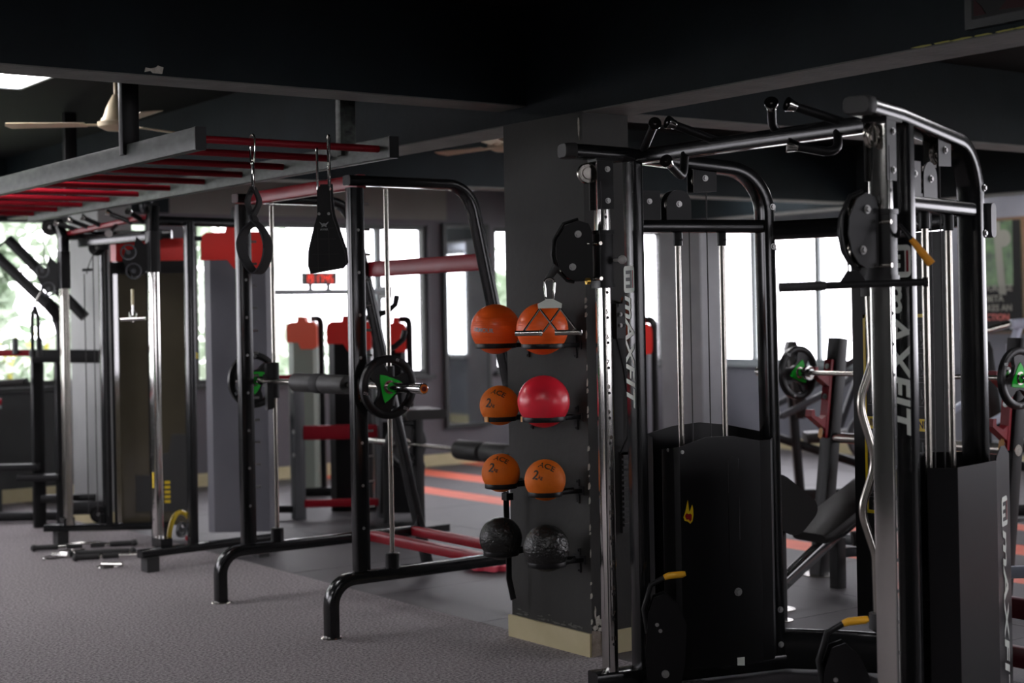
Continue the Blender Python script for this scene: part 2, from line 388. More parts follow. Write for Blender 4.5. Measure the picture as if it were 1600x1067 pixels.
wall_x('wall_left', XL - .2, XL, [(7.4, 12.5, .8, 2.6)], YN, YB, WALLD)
wall_y('wall_front', YN - .2, YN, [(4.7, 8.5, .9, 2.5)], XL - .2, XR + .2, WALLD)
struct('trim_1', B().box((5.9, YB - .02, 2.56), (9.0, YB - .004, HC)), WALLG)
struct('trim_3', B().box((XL, YB - .02, 2.56), (5.9, YB - .004, HC)), NAVY)
struct('trim_2', B().box((XL, YB - .03, .0), (5.9, YB - .004, SILL + .0)), WALLD)
struct('baseboard_back', B().box((XL, YB - .05, 0), (XR, YB - .032, .12)), CREAM)
struct('baseboard_right', B().box((XR - .02, YN, 0), (XR - .001, YB - .06, .12)), CREAM)
def window(n, a, c, fixed, axis, mull, z0=SILL, z1=HEAD, fm=FRAME, tr=None):
    """a window in a wall: frame, mullions, panes; a..c along the wall, fixed = wall plane"""
    def P(u0, u1, w0, w1, d0, d1):
        return ((u0, fixed + d0, w0), (u1, fixed + d1, w1)) if axis == 'y' else ((fixed + d0, u0, w0), (fixed + d1, u1, w1))
    b = B(); f = .05
    for q in ((a, c, z0, z0 + f), (a, c, z1 - f, z1), (a, a + f, z0 + f, z1 - f), (c - f, c, z0 + f, z1 - f)): b.box(*P(*q, .04, .10))
    w_ = struct('window_%d' % n, b, fm)
    for m_ in mull: part('mullion', B().box(*P(m_ - .03, m_ + .03, z0 + f, z1 - f, .045, .095)), FRAMEG, w_)
    if tr: part('transom', B().box(*P(a + f, c - f, tr - .025, tr + .025, .05, .09)), fm, w_)
    es = [a + f] + sorted(mull) + [c - f]
    for i in range(len(es) - 1): part('pane', B().box(*P(es[i], es[i + 1], z0 + f, z1 - f, .066, .074)), GLASS, w_)
    part('sill', B().box(*P(a - .03, c + .03, z0 - .04, z0, -.06, .12)), FRAMEG if fm is FRAMEG else fm, w_)
    return w_
window(1, -1.8, 5.75, YB, 'y', [-.3, 1.3, 2.9], SILL + .05)
window(2, 6.15, 8.78, YB, 'y', [8.2])
window(3, 9.62, 12.1, YB, 'y', [10.9])
window(4, 9.75, 13.15, XR, 'x', [11.57, 12.55], fm=FRAMEG)
window(5, -2.0, 8.4, XR, 'x', [0, 2, 4, 6])
window(6, 7.4, 12.5, XL - .15, 'x', [9.1, 10.8], .8, 2.6)
window(7, 4.7, 8.5, YN - .15, 'y', [6.0, 7.3], .9, 2.5)
# black tall panel beside the middle window and the framed mirror
t = root('wall_mirror', 'tall black-framed mirror leaning on the back wall right of the middle window', 'mirror', (9.2, YB - .06, .38))
b = B(); m0, m1 = 8.93, 9.52
for q in ((m0, m1, .38, .42), (m0, m1, 2.48, 2.52), (m0, m0 + .04, .42, 2.48), (m1 - .04, m1, .42, 2.48)): b.box((q[0], YB - .06, q[2]), (q[1], YB - .02, q[3]))
part('mirror_frame', b, FRAME, t); part('mirror_glass', B().box((m0 + .04, YB - .05, .42), (m1 - .04, YB - .035, 2.48)), MIRR, t)
# framed wall poster on the right wall
t = root('wall_poster', 'brown-framed green photo poster on the right-hand wall with white and red capitals', 'poster', (XR - .03, 9.2, 1.3))
part('poster_frame', B().box((XR - .04, 8.86, 1.28), (XR - .004, 9.62, 2.40)), WOODF, t)
part('poster_sheet', B().box((XR - .045, 8.90, 1.31), (XR - .038, 9.58, 2.37)), PRINTG, t)
b = B().box((XR - .048, 8.90, 1.31), (XR - .0445, 9.58, 1.74)); b.box((XR - .048, 8.90, 1.74), (XR - .0445, 8.99, 2.37)); part('dark_band', b, PRINTD, t)
b = B().prism([(9.13, 2.36), (9.21, 2.36), (9.15, 1.66), (9.07, 1.66)], (XR - .049, 0, 0), (0, 1, 0), (0, 0, 1), .002)
b.lathe([(.0, .0), (.085, 0), (.085, .002), (0, .002)], (XR - .051, 9.09, 2.2), (-1, 0, 0), 20)
b.prism([(9.30, 2.25), (9.34, 2.3), (9.36, 2.2), (9.33, 1.75), (9.30, 1.75)], (XR - .049, 0, 0), (0, 1, 0), (0, 0, 1), .002)
part('print_figures', b, LTP, t)
b = B()
for s_, z_ in (('COURAGE', 1.72), ('BETA', 1.62), ('TAKES AN', 1.53)): put_text(b, s_, .085, (XR - .052, 9.2, z_), (0, -1, 0), (0, 0, 1))
part('white_lettering', b, LTP, t)
part('red_lettering', put_text(B(), 'ACTION', .085, (XR - .052, 9.2, 1.44), (0, -1, 0), (0, 0, 1)), mat('dull_red_ink', (.5, .12, .1), .5), t)

# outside: ground and trees
struct('ground_outside', B().box((-40, -40, -3.2), (60, 60, -3.0)), GROUND)
def tree(x, y, z0, h, rad, n, label, seed, leaf=LEAF):
    t = root('leafy_tree', label, 'tree', (x, y, -3.0), 'trees outside the windows'); r = random.Random(seed)
    bt = B().tube([(x, y, -3.0), (x + .1, y, z0 - .3), (x - .05, y + .1, z0 + h * .4), (x + .1, y, z0 + h * .8)], .16, 8, up=(0, 1, 0), scale=[1.2, .9, .6, .2])
    for i in range(9):
        a = r.uniform(0, 2 * PI); z = z0 + h * r.uniform(.0, .6); bt.tube([(x, y, z), (x + rad * .4 * math.cos(a), y + rad * .4 * math.sin(a), z + .5), (x + rad * .8 * math.cos(a), y + rad * .8 * math.sin(a), z + .8)], .05, 6, scale=[1, .6, .3])
    part('trunk', bt, BARK, t)
    b = B()
    cl = [(x + rad * .75 * r.gauss(0, .55), y + rad * .75 * r.gauss(0, .55), z0 + h * r.random(), r.uniform(.3, .75)) for _ in range(60)]
    for i in range(int(n * 2.2)):
        q = r.choice(cl); d = V((r.gauss(0, 1), r.gauss(0, 1), r.gauss(0, .8))).normalized() * q[3] * r.uniform(.5, 1)
        c = V(q[:3]) + d; u = V((r.uniform(-1, 1), r.uniform(-1, 1), r.uniform(-.6, .6))).normalized(); v_ = u.cross(V((r.uniform(-1, 1), r.uniform(-1, 1), r.uniform(-1, 1)))).normalized()
        s_ = r.uniform(.10, .24); b.add([c - u * s_, c + v_ * s_ * .4, c + u * s_, c - v_ * s_ * .4], [(0, 1, 2, 3)])
    part('foliage', b, leaf, t, kind='stuff')
for i, a in enumerate([(4.6, 18.5, .2, 4.6, 2.2, 3600, 'pale leafy tree seen through the far left window, behind the slanted press arms'),
          (8.6, 20.8, -.5, 5.0, 1.7, 2200, 'leafy tree behind the cable column, second along outside the left window'),
          (.6, 21.5, -1, 6, 1.8, 2600, 'taller tree at the picture\'s left edge, outside the left window'),
          (13.2, 24.5, -2.2, 3.2, 1.3, 2200, 'low bushy tree outside the middle window, beside its right frame'),
          (-8.5, 10, -2.2, 5.5, 1.9, 2400, 'tree outside the left-hand wall, far end'),  # out of view, added to make reflections greener and dimmer
          (17.5, 22, -2, 6, 2.0, 2600, 'tree behind the grey rear pillar, outside the corner windows')]):
    tree(*a, seed=20 + i)
b = B(); r = random.Random(5)
for i in range(260):
    c = V((r.uniform(3.2, 6.6), r.uniform(15.0, 16.5), r.uniform(.2, 1.5))); u = V((r.uniform(-1, 1), r.uniform(-1, 1), r.uniform(-1, 1))).normalized(); v_ = u.orthogonal().normalized()
    b.add([c - u * .05, c + v_ * .05, c + u * .05, c - v_ * .05], [(0, 1, 2, 3)])
tb = root('flowering_bush', 'yellow-flowered bush low outside the far left window', 'bush', (4.9, 15.8, -3.0))
part('yellow_blossom', b, LEAFY, tb, kind='stuff')
b = B()
for i in range(4500):
    c = V((r.uniform(3.0, 6.8), r.uniform(15.0, 16.8), r.uniform(-1.5, 1.25))); u = V((r.uniform(-1, 1), r.uniform(-1, 1), r.uniform(-1, 1))).normalized(); v_ = u.orthogonal().normalized()
    b.add([c - u * .12, c + v_ * .05, c + u * .12, c - v_ * .05], [(0, 1, 2, 3)])
part('foliage', b, LEAF, tb, kind='stuff')
b = B()
for i in range(8): b.tube([(4.9 + .1 * i - .4, 15.8, -3), (4.9 + .4 * i - 1.6, 15.9, -.6), (4.9 + .45 * i - 1.7, 15.8, .9)], .03, 6, scale=[1, .7, .3])
part('stems', b, BARK, tb)

# ceiling lamps; panels out of view are added as fill light
def lamp(x0, y0, x1, y1, z, label, drop=0):
    t = root('ceiling_light', label, 'light', ((x0 + x1) / 2, (y0 + y1) / 2, z), 'flat ceiling light panels')
    b = B()
    for q in ((x0 - .02, y0 - .02, x1 + .02, y0), (x0 - .02, y1, x1 + .02, y1 + .02), (x0 - .02, y0, x0, y1), (x1, y0, x1 + .02, y1)): b.box((q[0], q[1], z - .012), (q[2], q[3], z + .03))
    b.box((x0, y0, z + .012), (x1, y1, z + .03)); part('frame', b, DGR, t)
    part('diffuser', B().box((x0, y0, z - .004), (x1, y1, z + .012)), PANEL, t)
    if z < HC - .1:
        b = B()
        for xx in (x0 + .1, x1 - .1): b.cyl((xx, (y0 + y1) / 2, z + .028), (xx, (y0 + y1) / 2, HC), .006, 8)
        part('hanger_rod', b, DGR, t)
lamp(2.5, 8.45, 3.08, 9.12, HC - .03, 'bright square ceiling panel at the left edge above the beam')
lamp(7.35, 11.3, 8.1, 11.6, 2.72, 'ceiling light panel just left of the charcoal pillar, over the rack bend')
lamp(10.1, 9.9, 10.55, 10.5, HC - .03, 'small bright ceiling panel seen below the near pull-up grips')
lamp(11.7, 9.6, 12.3, 9.9, HC - .03, 'ceiling panel glimpsed through the near tower of the cable trainer')
lamp(12.0, 8.2, 12.5, 8.6, 2.72, 'ceiling light at the right edge above the wall poster')
lamp(-1.6, 2.6, -1.0, 3.2, HC - .03, 'added fill panel outside the frame, left of the viewer')  # from here on unseen panels, added to brighten the floor
lamp(1.6, 2.6, 2.2, 3.2, HC - .03, 'added fill panel outside the frame, above the viewer')
lamp(1.6, -.6, 2.2, 0, HC - .03, 'added fill panel outside the frame, behind the viewer')
lamp(-.8, 8.5, -.2, 9.1, HC - .03, 'added fill panel outside the frame, far left')
lamp(7.2, 2.6, 7.8, 3.2, HC - .03, 'added fill panel outside the frame on the right')
lamp(7.0, 7.6, 7.6, 8.2, HC - .03, 'added fill panel hidden above the cable trainer')
lamp(1.8, 11.9, 2.4, 12.5, HC - .03, 'added fill panel hidden above the monkey bar ladder')

def fan(x, y, z, rot, label):
    t = root('ceiling_fan', label, 'fan', (0, 0, 0), 'cream ceiling fans')
    part('down_rod', B().cyl((0, 0, .13), (0, 0, HC - z - .05), .011, 12).lathe([(0, .0), (.05, .0), (.045, -.03), (.02, -.06), (.011, -.06)], (0, 0, HC - z), n=18), FANM, t)
    part('motor_housing', B().lathe([(0, -.055), (.06, -.05), (.10, -.03), (.105, -.005), (.085, .0), (.085, .01), (.07, .03), (.055, .08), (.035, .12), (.018, .15), (0, .15)], (0, 0, 0), n=28), FANM, t)
    for k in range(3):
        a = rot + k * 2 * PI / 3; ux = V((math.cos(a), math.sin(a), 0)); uy = V((-math.sin(a), math.cos(a), .12)).normalized()
        bl = part('blade', B().prism([(.17, -.045), (.60, -.062), (.62, 0), (.60, .062), (.17, .045)], (0, 0, -.015), ux, uy, .005), FANM, t)
        part('blade_arm', B().obox(ux * .14 + V((0, 0, -.018)), ux, uy, ux.cross(uy), .13, .035, .006), FANM, bl)
    t.location = (x, y, z); return t
fan(3.35, 8.30, 2.69, math.radians(146), 'cream ceiling fan on the left, hanging behind the monkey bar upright')
fan(6.05, 8.30, 2.70, math.radians(100), 'cream ceiling fan mostly hidden just left of the charcoal pillar')

# ================================================================= MONKEY BARS AND WHAT HANGS FROM THEM
t = root('monkey_bars', 'overhead monkey bar ladder with worn grey rails and red rungs, hung from the ceiling', 'monkey bars', (3.36, 8.6, 2.35))
XA, XB_, YA, YE, ZM = 2.88, 3.82, 6.12, 11.1, 2.352
b = B().beam([(XA, YA + .08, ZM), (XA, YE, ZM)], .05, .10, .004); part('side_rail', b, GALV, t, 'worn galvanised side rail')
part('side_rail', B().beam([(XB_, YA, ZM), (XB_, YE, ZM)], .05, .10, .004), GALV, t, 'worn galvanised side rail')
part('end_cap', B().beam([(XA, YA + .066, ZM), (XA, YA + .08, ZM)], .052, .102, .004), BLM, t)
part('end_cap', B().beam([(XB_, YA - .014, ZM), (XB_, YA, ZM)], .052, .102, .004), BLM, t)
for i in range(11):
    yy = 6.21 + i * .478
    part('rung', B().cyl((XA + .02, yy, ZM), (XB_ - .02, yy, ZM), .017, 12), RED, t)
for (x, y) in ((XA + .0, 6.98), (XB_ - .0, 6.55), (XA, 10.3), (XB_, 10.3)):
    part('hanger', B().beam([(x, y, ZM + .0), (x, y, HC)], .05, .085, .003, up=(1, 0, 0)), GALV if x > 3.5 and y < 7 else BLM, t)
r = random.Random(2)

def carabiner(b, top, L, w_, r_=.0045, ax=(1, 0, 0)):
    ax = V(ax).normalized(); top = V(top); pts = []
    for i in range(24):
        a = 2 * PI * i / 24; s_ = math.sin(a); c_ = math.cos(a)
        ww = w_ / 2 * (1 if c_ > 0 else .8); zz = (L / 2 - w_ / 2) * (1 if c_ > 0 else -1)
        pts.append(top + ax * ww * s_ + V((0, 0, -L / 2 + zz + w_ / 2 * c_)))
    b.tube(pts, r_, 8, up=ax.cross(V((0, 0, 1))), closed=True); return b
def strap_loop(pts, w_, th, side):
    b = B(); return b.sweep(pts, [(w_/2, th/2), (-w_/2, th/2), (-w_/2, -th/2), (w_/2, -th/2)], side)
# left hanging strap: seen nearly edge-on, an open loop
yr0 = 6.21
t = root('ab_strap', 'black padded hanging strap seen edge-on as an open loop, left of its pair', 'strap', (3.14, yr0, 2.33))
b = B(); carabiner(b, (3.14, yr0, 2.385), .13, .048, ax=(0, 1, 0)); carabiner(b, (3.142, yr0 + .004, 2.27), .14, .04, ax=(.3, 1, 0)); part('carabiner', b, CHR, t)
b = B()
outer = [(3.14, 2.15), (3.115, 2.09), (3.128, 2.035), (3.145, 2.0), (3.105, 1.96), (3.085, 1.90), (3.098, 1.83), (3.145, 1.765), (3.185, 1.81), (3.198, 1.89), (3.175, 1.96), (3.135, 2.01), (3.150, 2.045), (3.165, 2.09), (3.14, 2.15)]
P = [V((3.14 + (x - 3.14) * .85, yr0 + (x - 3.14) * -.6, z)) for x, z in outer]
sm = []
for i in range(len(P) - 1):
    p0, p1, p2, p3 = P[max(i-1, 0)], P[i], P[i+1], P[min(i+2, len(P)-1)]
    for j in range(5):
        u = j / 5; sm.append(.5 * ((2*p1) + (p2-p0)*u + (2*p0-5*p1+4*p2-p3)*u*u + (3*p1-p0-3*p2+p3)*u**3))
sm.append(P[-1])
wd = V((.80, .63, 0)).normalized()
n = len(sm); vs = []; fs = []
for i, p in enumerate(sm):
    tg = (sm[min(i+1, n-1)] - sm[max(i-1, 0)]).normalized(); nrm = tg.cross(wd).normalized(); k = .5 + .5 * max(0, min(1, (2.06 - p.z) / .15)); hw = .045 * k
    for a, c in ((-1, -1), (1, -1), (1, 1), (-1, 1)): vs.append(p + wd * hw * a + nrm * .0045 * c)
for i in range(n - 1):
    for q in range(4): fs.append((i*4+q, i*4+(q+1) % 4, i*4+4+(q+1) % 4, i*4+4+q))
part('webbing_loop', b.add(vs, fs), NEO, t)
part('edge_binding', B().tube([p + wd * -.046 * (.5 + .5 * max(0, min(1, (2.06 - p.z) / .15))) for p in sm[15:60]], .0035, 6), DGR, t)
# right strap, broad side
t = root('ab_strap', 'black padded ab strap seen broadside with a small pale logo, beside the rack post', 'strap', (3.47, yr0, 2.33))
ux = V((.806, -.592, 0)); o_ = V((3.47, yr0 - .05, 0))
b = B(); carabiner(b, o_ - ux * .027 + V((0, 0, 2.335)), .19, .03, ax=(.4, .9, 0)); carabiner(b, o_ + ux * .027 + V((0, .0, 2.395)), .15, .045, ax=(.3, .95, 0)); carabiner(b, o_ + ux * .027 + V((0, 0, 2.27)), .13, .04, ax=(.3, .95, 0)); part('carabiner', b, CHR, t)
prof = [(-.030, 2.16), (.030, 2.16), (.034, 2.06), (.040, 2.02), (.066, 1.94), (.092, 1.86), (.098, 1.80), (.086, 1.785), (-.066, 1.762), (-.078, 1.80), (-.074, 1.87), (-.054, 1.95), (-.030, 2.03)]
b = B().prism(prof, o_, ux, (0, 0, 1), .012); part('padded_panel', b, NEO, t)
prof2 = [(a * .96 + .01, z + .012) for a, z in prof]
part('padded_panel', B().prism(prof2, o_ + ux.cross(V((0, 0, 1))) * -.03, ux, (0, 0, 1), .012), NEO, t)
b = B()
for z in (1.79, 1.85, 1.92, 1.97): b.obox(o_ + ux * .004 + ux.cross(V((0,0,1))) * .008 + V((0, 0, z)), ux, (0, 0, 1), ux.cross(V((0,0,1))), .115 + (1.86 - z) * .35, .003, .003)
for s_ in (-.03, .02): b.obox(o_ + ux * s_ + ux.cross(V((0,0,1))) * .008 + V((0, 0, 1.87)), ux, (0, 0, 1), ux.cross(V((0,0,1))), .003, .19, .003)
part('stitched_band', b, RUB, t)
nn = ux.cross(V((0, 0, 1)))
b = B().prism([(-.022, .014), (-.006, .004), (0, .008), (.006, .004), (.022, .014), (.010, -.004), (.012, -.012), (0, -.006), (-.012, -.012), (-.010, -.004)], o_ + nn * .0085 + V((0, 0, 1.985)), ux, (0, 0, 1), .002)
put_text(b, 'AVAR', .014, o_ + nn * .0085 + V((0, 0, 1.963)), ux, (0, 0, 1), .001)
part('pale_logo', b, GREYP, t)
b = B()
for s_ in (-.022, .022): b.bolt(o_ + ux * s_ + nn * .006 + V((0, 0, 2.035)), nn, .005, .004)
part('rivet', b, STL, t)

# ================================================================= WEIGHT PLATES
def plate_bm(R, th, spoke=25, rh=.48, hubth=.7):
    b = B(); N = 96; r0 = .026; r2 = R * .76
    def hub(a):
        d = min(abs((a - k * 2 * PI / 3 + PI) % (2 * PI) - PI) for k in range(3)); s_ = math.radians(spoke)
        return r2 + .002 if d < s_ else max(R * rh, R * rh + (r2 - R * rh) * (1 - (d - s_) / math.radians(8))) if d < s_ + math.radians(8) else R * rh * (1 + .25 * math.cos(3 * (a)))
    angs = [2 * PI * i / N for i in range(N)]
    # outer ring
    b.lathe([(r2, -th*.36), (r2, th*.36), (r2 + .006, th*.5), (R - .006, th*.5), (R, th*.36), (R, -th*.36), (R - .006, -th*.5), (r2 + .006, -th*.5), (r2, -th*.36)], (0, 0, 0), (0, 1, 0), 56)
    ax = V((0, 1, 0)); ux = ax.orthogonal().normalized(); uy = ax.cross(ux); vs = []; fs = []; h = th * hubth / 2
    ux = V((0, 0, 1)); uy = V((1, 0, 0))
    for a in angs:
        d = ux * math.cos(a) + uy * math.sin(a); rr = hub(a)
        for q, z in ((r0, -h), (rr, -h), (rr, h), (r0, h)): vs.append(d * q + ax * z)
    for i in range(N):
        j = (i + 1) % N
        for q in range(4): fs.append((i*4+q, j*4+q, j*4+(q+1) % 4, i*4+(q+1) % 4))
    b.add(vs, fs); return b
def plate(label, R=.158, th=.032, accent=GRN, txt='10', group=None, cat='weight plate', rot=0, m=None):
    t = root('weight_plate', label, cat, (0, 0, 0), group)
    b = plate_bm(R, th); part('plate_body', b, m or BLM, t)
    if accent:
        q = [];
        for k in range(3):
            for j in range(9):
                a = k * 2*PI/3 + (j / 9) * 2 * PI / 3; f = abs(j / 9 * 2 - 1) if j else 1
                q.append((a, R * (.30 + .22 * (abs(((j / 9) - .5) * 2)) ** 2.2)))
        for sg in (-1, 1):
            bb = B(); vs = []
            for a, rr in q: vs.append((rr * math.sin(a), sg * th * .36, rr * math.cos(a)))
            for a, rr in q: vs.append((rr * .97 * math.sin(a), sg * th * .46, rr * .97 * math.cos(a)))
            for a, rr in q: vs.append((.03 * math.sin(a), sg * th * .46, .03 * math.cos(a)))
            n_ = len(q); fs = [(i, (i+1) % n_, n_ + (i+1) % n_, n_ + i) for i in range(n_)] + [(n_ + i, n_ + (i+1) % n_, 2*n_ + (i+1) % n_, 2*n_ + i) for i in range(n_)]
            part('coloured_centre', bb.add(vs, fs), accent, t, 'green rounded triangular centre' if accent is GRN else None)
    part('steel_hub', B().lathe([(.0255, -th*.5), (.034, -th*.5), (.034, th*.5), (.0255, th*.5), (.0255, -th*.5)], (0, 0, 0), (0, 1, 0), 24), STL, t)
    if txt:
        bb = B()
        for sg in (-1, 1):
            for a, s_ in ((0, txt), (2.1, 'KG'), (-2.1, 'KG')):
                a += PI; p = V((R * .89 * math.sin(a), sg * (th * .5 + .0005), R * .89 * math.cos(a)))
                put_text(bb, s_, .02, p, V((-sg, 0, 0)), (0, 0, 1))
        part('embossed_number', bb, GREYP, t)
    t.rotation_euler = (0, rot, 0); return t

# ================================================================= SMITH MACHINE
YF1, YF2 = 6.57, 7.80
t = root('smith_machine', 'black tube smith machine with maroon cross tubes standing left of the ball pillar', 'gym machine', (3.9, 7.18, 0))
def smith_frame(Y, label=None):
    part('floor_foot', B().beam(fillet([(3.70, Y, .006), (3.70, Y, .275), (5.02, Y, .275)], .12), .06, .075, .014, up=(0, 1, 0)), BLK, t)
    part('top_tube', B().beam(fillet([(3.83, Y, 2.235), (4.56, Y, 2.235), (5.07, Y, .02)], .17, 9), .05, .075, .012, up=(0, 1, 0)), BLK, t)
    part('upright', B().beam([(3.875, Y, .31), (3.875, Y, 2.20)], .08, .055, .008, up=(0, 1, 0)), BLK, t)
    part('floor_washer', B().lathe([(0, 0), (.055, 0), (.05, .006), (0, .006)], (3.70, Y, .0), n=24), STL, t)
    gr = part('guide_rod', B().cyl((4.055, Y, .31), (4.055, Y, 2.20), .0125, 14), STL, t)
    part('rod_cup', B().lathe([(.014, .30), (.036, .30), (.036, .375), (.03, .38), (.014, .38)], (4.055, Y, 0), n=20), BLM, gr)
    b = B()
    for i in range(13):
        z = .62 + i * .125; b.cyl((3.915, Y - .0, z), (3.955, Y - .0, z), .0065, 8); 
    part('safety_peg', b, STL, t, kind='stuff')
    b = B()
    for i in range(8): b.bolt((3.875, Y - .028, .52 + i * .21), (0, -1, 0), .006, .004)
    for x in (3.9, 3.98, 4.35): b.bolt((x, Y - .026, 2.235), (0, -1, 0), .008, .007)
    for z in (1.3, 1.75, 1.9, .5, .9): b.bolt((4.61 + (2.1 - z) * .24 - .01, Y - .026, z - .06), (0, -1, 0), .007, .005)
    part('bolt_heads', b, STL, t, kind='stuff')
smith_frame(YF1); smith_frame(YF2)
part('cross_tube', B().beam([(3.93, YF1 + .025, 2.235), (3.93, YF2 - .025, 2.235)], .055, .07, .01), RED, t, 'maroon top cross tube')
part('cross_tube', B().beam([(4.69, YF1 + .03, 1.84), (4.69, YF2 - .03, 1.84)], .05, .09, .01), RED, t, 'maroon upper rear cross tube')
part('cross_tube', B().beam([(4.66, YF1 + .03, .275), (4.66, YF2 - .03, .275)], .07, .055, .01), RED, t, 'red floor cross tube')
part('cross_tube', B().beam([(4.95, YF1 + .03, .275), (4.95, YF2 - .03, .275)], .05, .055, .01), RED, t)
for z in (1.63, 1.42):
    x = 4.61 + (2.1 - z) * .235 + .06
    part('storage_hook', B().tube([(x - .05, YF2, z - .06), (x + .03, YF2, z - .04), (x + .085, YF2, z), (x + .10, YF2, z + .055)], .018, 8, up=(0, 1, 0)), BLM, t)
BX, BZ = 3.99, 1.213
for Y in (YF1, YF2):
    c_ = part('bar_carriage', B().beam([(4.055, Y, BZ - .10), (4.055, Y, BZ + .10)], .045, .045, .01, up=(0, 1, 0)).obox((4.02, Y, BZ), (1,0,0), (0,1,0), (0,0,1), .06, .035, .07), BLM, t)
# the barbell with pad and plates
t = root('smith_bar', 'steel bar held in the smith machine guides at chest height', 'barbell', (BX, 7.18, BZ))
part('bar_shaft', B().cyl((BX, 6.50, BZ), (BX, 7.9, BZ), .0145, 14), STL, t)
part('bar_sleeve', B().cyl((BX, 6.16, BZ), (BX, 6.52, BZ), .0245, 20).lathe([(0, -.004), (.022, -.004), (.0265, .0), (.0265, .014), (.0245, .016)], (BX, 6.155, BZ), (0, 1, 0), 20), CHR, t)
part('bar_sleeve', B().cyl((BX, 7.84, BZ), (BX, 8.14, BZ), .0245, 20), CHR, t)
part('hook_lever', B().obox((BX + .01, 7.76, BZ - .03), (0,0,1), (1,0,.2), (0,1,0), .26, .04, .03), BLM, t)
part('end_stud', B().lathe([(0, -.004), (.012, -.004), (.012, .004), (0, .004)], (BX, 6.150, BZ), (0, 1, 0), 16), DRED, t)
t = root('bar_pad', 'black foam squat pad wrapped on the smith machine bar', 'bar pad', (BX, 7.15, BZ))
part('foam_sleeve', B().lathe([(.016, -.28), (.046, -.28), (.05, -.27), (.05, .02), (.048, .025), (.05, .03), (.05, .27), (.046, .28), (.016, .28)], (BX, 7.15, BZ), (0, 1, 0), 28), FOAM, t)
part('strap_band', B().lathe([(.0505, -.045), (.053, -.04), (.053, .04), (.0505, .045)], (BX, 7.16, BZ), (0, 1, 0), 28), NEO, t)
p1 = plate('black ten kilo plate with green triangle on the near end of the smith bar', rot=math.radians(200)); p1.location = (BX, 6.475, BZ)
p2 = dup(p1, (BX, 7.93, BZ), (0, math.radians(60), 0), 'green-centred black plate on the far end of the smith bar, behind the far upright')

# ================================================================= BALL RACKS AND BALLS ON THE PILLAR
XF = 4.39
rows_ = [(1.485, (5.85, .117), (5.49, .117)), (1.12, (5.83, .092), (5.49, .118)), (.805, (5.83, .09), (5.49, .092)), (.50, (5.84, .10), (5.49, .105))]
names = ['topmost', 'second from the top', 'third from the top', 'lowest']
BCX = 4.20
BZ_ = [(1.492, 1.492), (1.135, 1.165), (.82, .812), (.512, .505)]
for k, (zc, (ya, ra), (yb, rb)) in enumerate(rows_):
    zb = zc - .095 if k else zc - .085
    t = root('ball_rack', 'black two-ring ball holder on the charcoal pillar, %s of four' % names[k], 'ball rack', (XF, 5.68, zb), 'ring holders on the pillar')
    for (yy, rr) in ((ya, ra), (yb, rb)):
        if k == 1 and yy == yb: pass
        zz = BZ_[k][0 if yy == ya else 1] - .66 * rr
        ring = rr * math.sqrt(1 - .66 ** 2) + .0055
        pts = [(BCX + ring * math.cos(2*PI*i/32), yy + ring * math.sin(2*PI*i/32), zz) for i in range(32)]
        part('ring', B().sweep(pts, rrect(.006, .024, .002), closed=True), BLM, t)
        for sg in (-1, 1): part('arm', B().beam([(BCX + ring - .01, yy + .03 * sg, zz), (XF - .004, yy + .03 * sg, zz)], .01, .02, .002), BLM, t)
        b = B().box((XF - .006, yy - .045, zz - .02), (XF, yy + .045, zz + .02)).box((XF - .008, yy - .012, zz - .06), (XF, yy + .012, zz + .05)); pl = part('wall_plate', b, NEO, t)
        part('screw_heads', B().bolt((XF - .008, yy, zz - .05), (-1, 0, 0), .005, .004).bolt((XF - .008, yy, zz + .04), (-1, 0, 0), .005, .004), BLM, pl, kind='stuff')
    zl = BZ_[k][0] - .66 * ra; zr = BZ_[k][1] - .66 * rb; part('link_bar', B().beam([(XF - .02, yb + .02, zr), (XF - .02, ya - .02, zl)], .02, .012, .002), BLM, t)
    if k == 1:
        part('orange_tag', B().box((BCX - .080, yb + .045, 1.087 - .012), (BCX - .072, yb + .068, 1.087 + .012)), ORG, t)
        part('orange_tag', B().box((BCX - .083, ya - .018, 1.074 - .012), (BCX - .076, ya + .008, 1.074 + .012)), ORG, t)
def on_sphere(b, s_, size, cdir, upv, R, cen, sh=0):
    vs, fs = text_mesh(s_, size, .0006, sh); me = B().add(vs, fs); d = V(cdir).normalized(); u = V(upv); ux = u.cross(d).normalized(); uy = d.cross(ux)
    b.add([V(cen) + (d * R + ux * p.x + uy * p.y).normalized() * (R + .0006 + p.z) for p in vs], fs)
def ball(x, y, z, r_, m, label, name='exercise_ball', sq=1, prints=()):
    t = root(name, label, 'ball', (x, y, z))
    part('ball_shell', B().sphere((x, y, z), r_, 48, (1, 1, sq)), m, t)
    if m is BALLO: 
        b = B()
        for zz in (-.45, -.3, -.15, 0, .15, .3, .45): b.lathe([(math.sqrt(1-zz*zz)*r_ - .0005, zz*r_ - .0012), (math.sqrt(1-zz*zz)*r_ + .0009, zz*r_), (math.sqrt(1-zz*zz)*r_ - .0005, zz*r_ + .0012)], (x, y, z), (0, 0, 1), 48)
        part('moulded_ribs', b, m, t, kind='stuff')
    for (s_, sz, dx, dz, mm, rot) in prints:
        tc_ = V((-x, -y, 1.56 - z)).normalized(); rt = tc_.cross(V((0, 0, 1))).normalized() * -1; upp = rt.cross(tc_) * -1
        upp = V((0, 0, 1)) - tc_ * tc_.z; upp.normalize(); rt = upp.cross(tc_).normalized()
        d = (tc_ + rt * dx + upp * dz).normalized(); b = B(); on_sphere(b, s_, sz, d, upp * math.cos(rot) + rt * math.sin(rot), r_, (x, y, z)); part('printed_mark', b, mm, t)
    return t
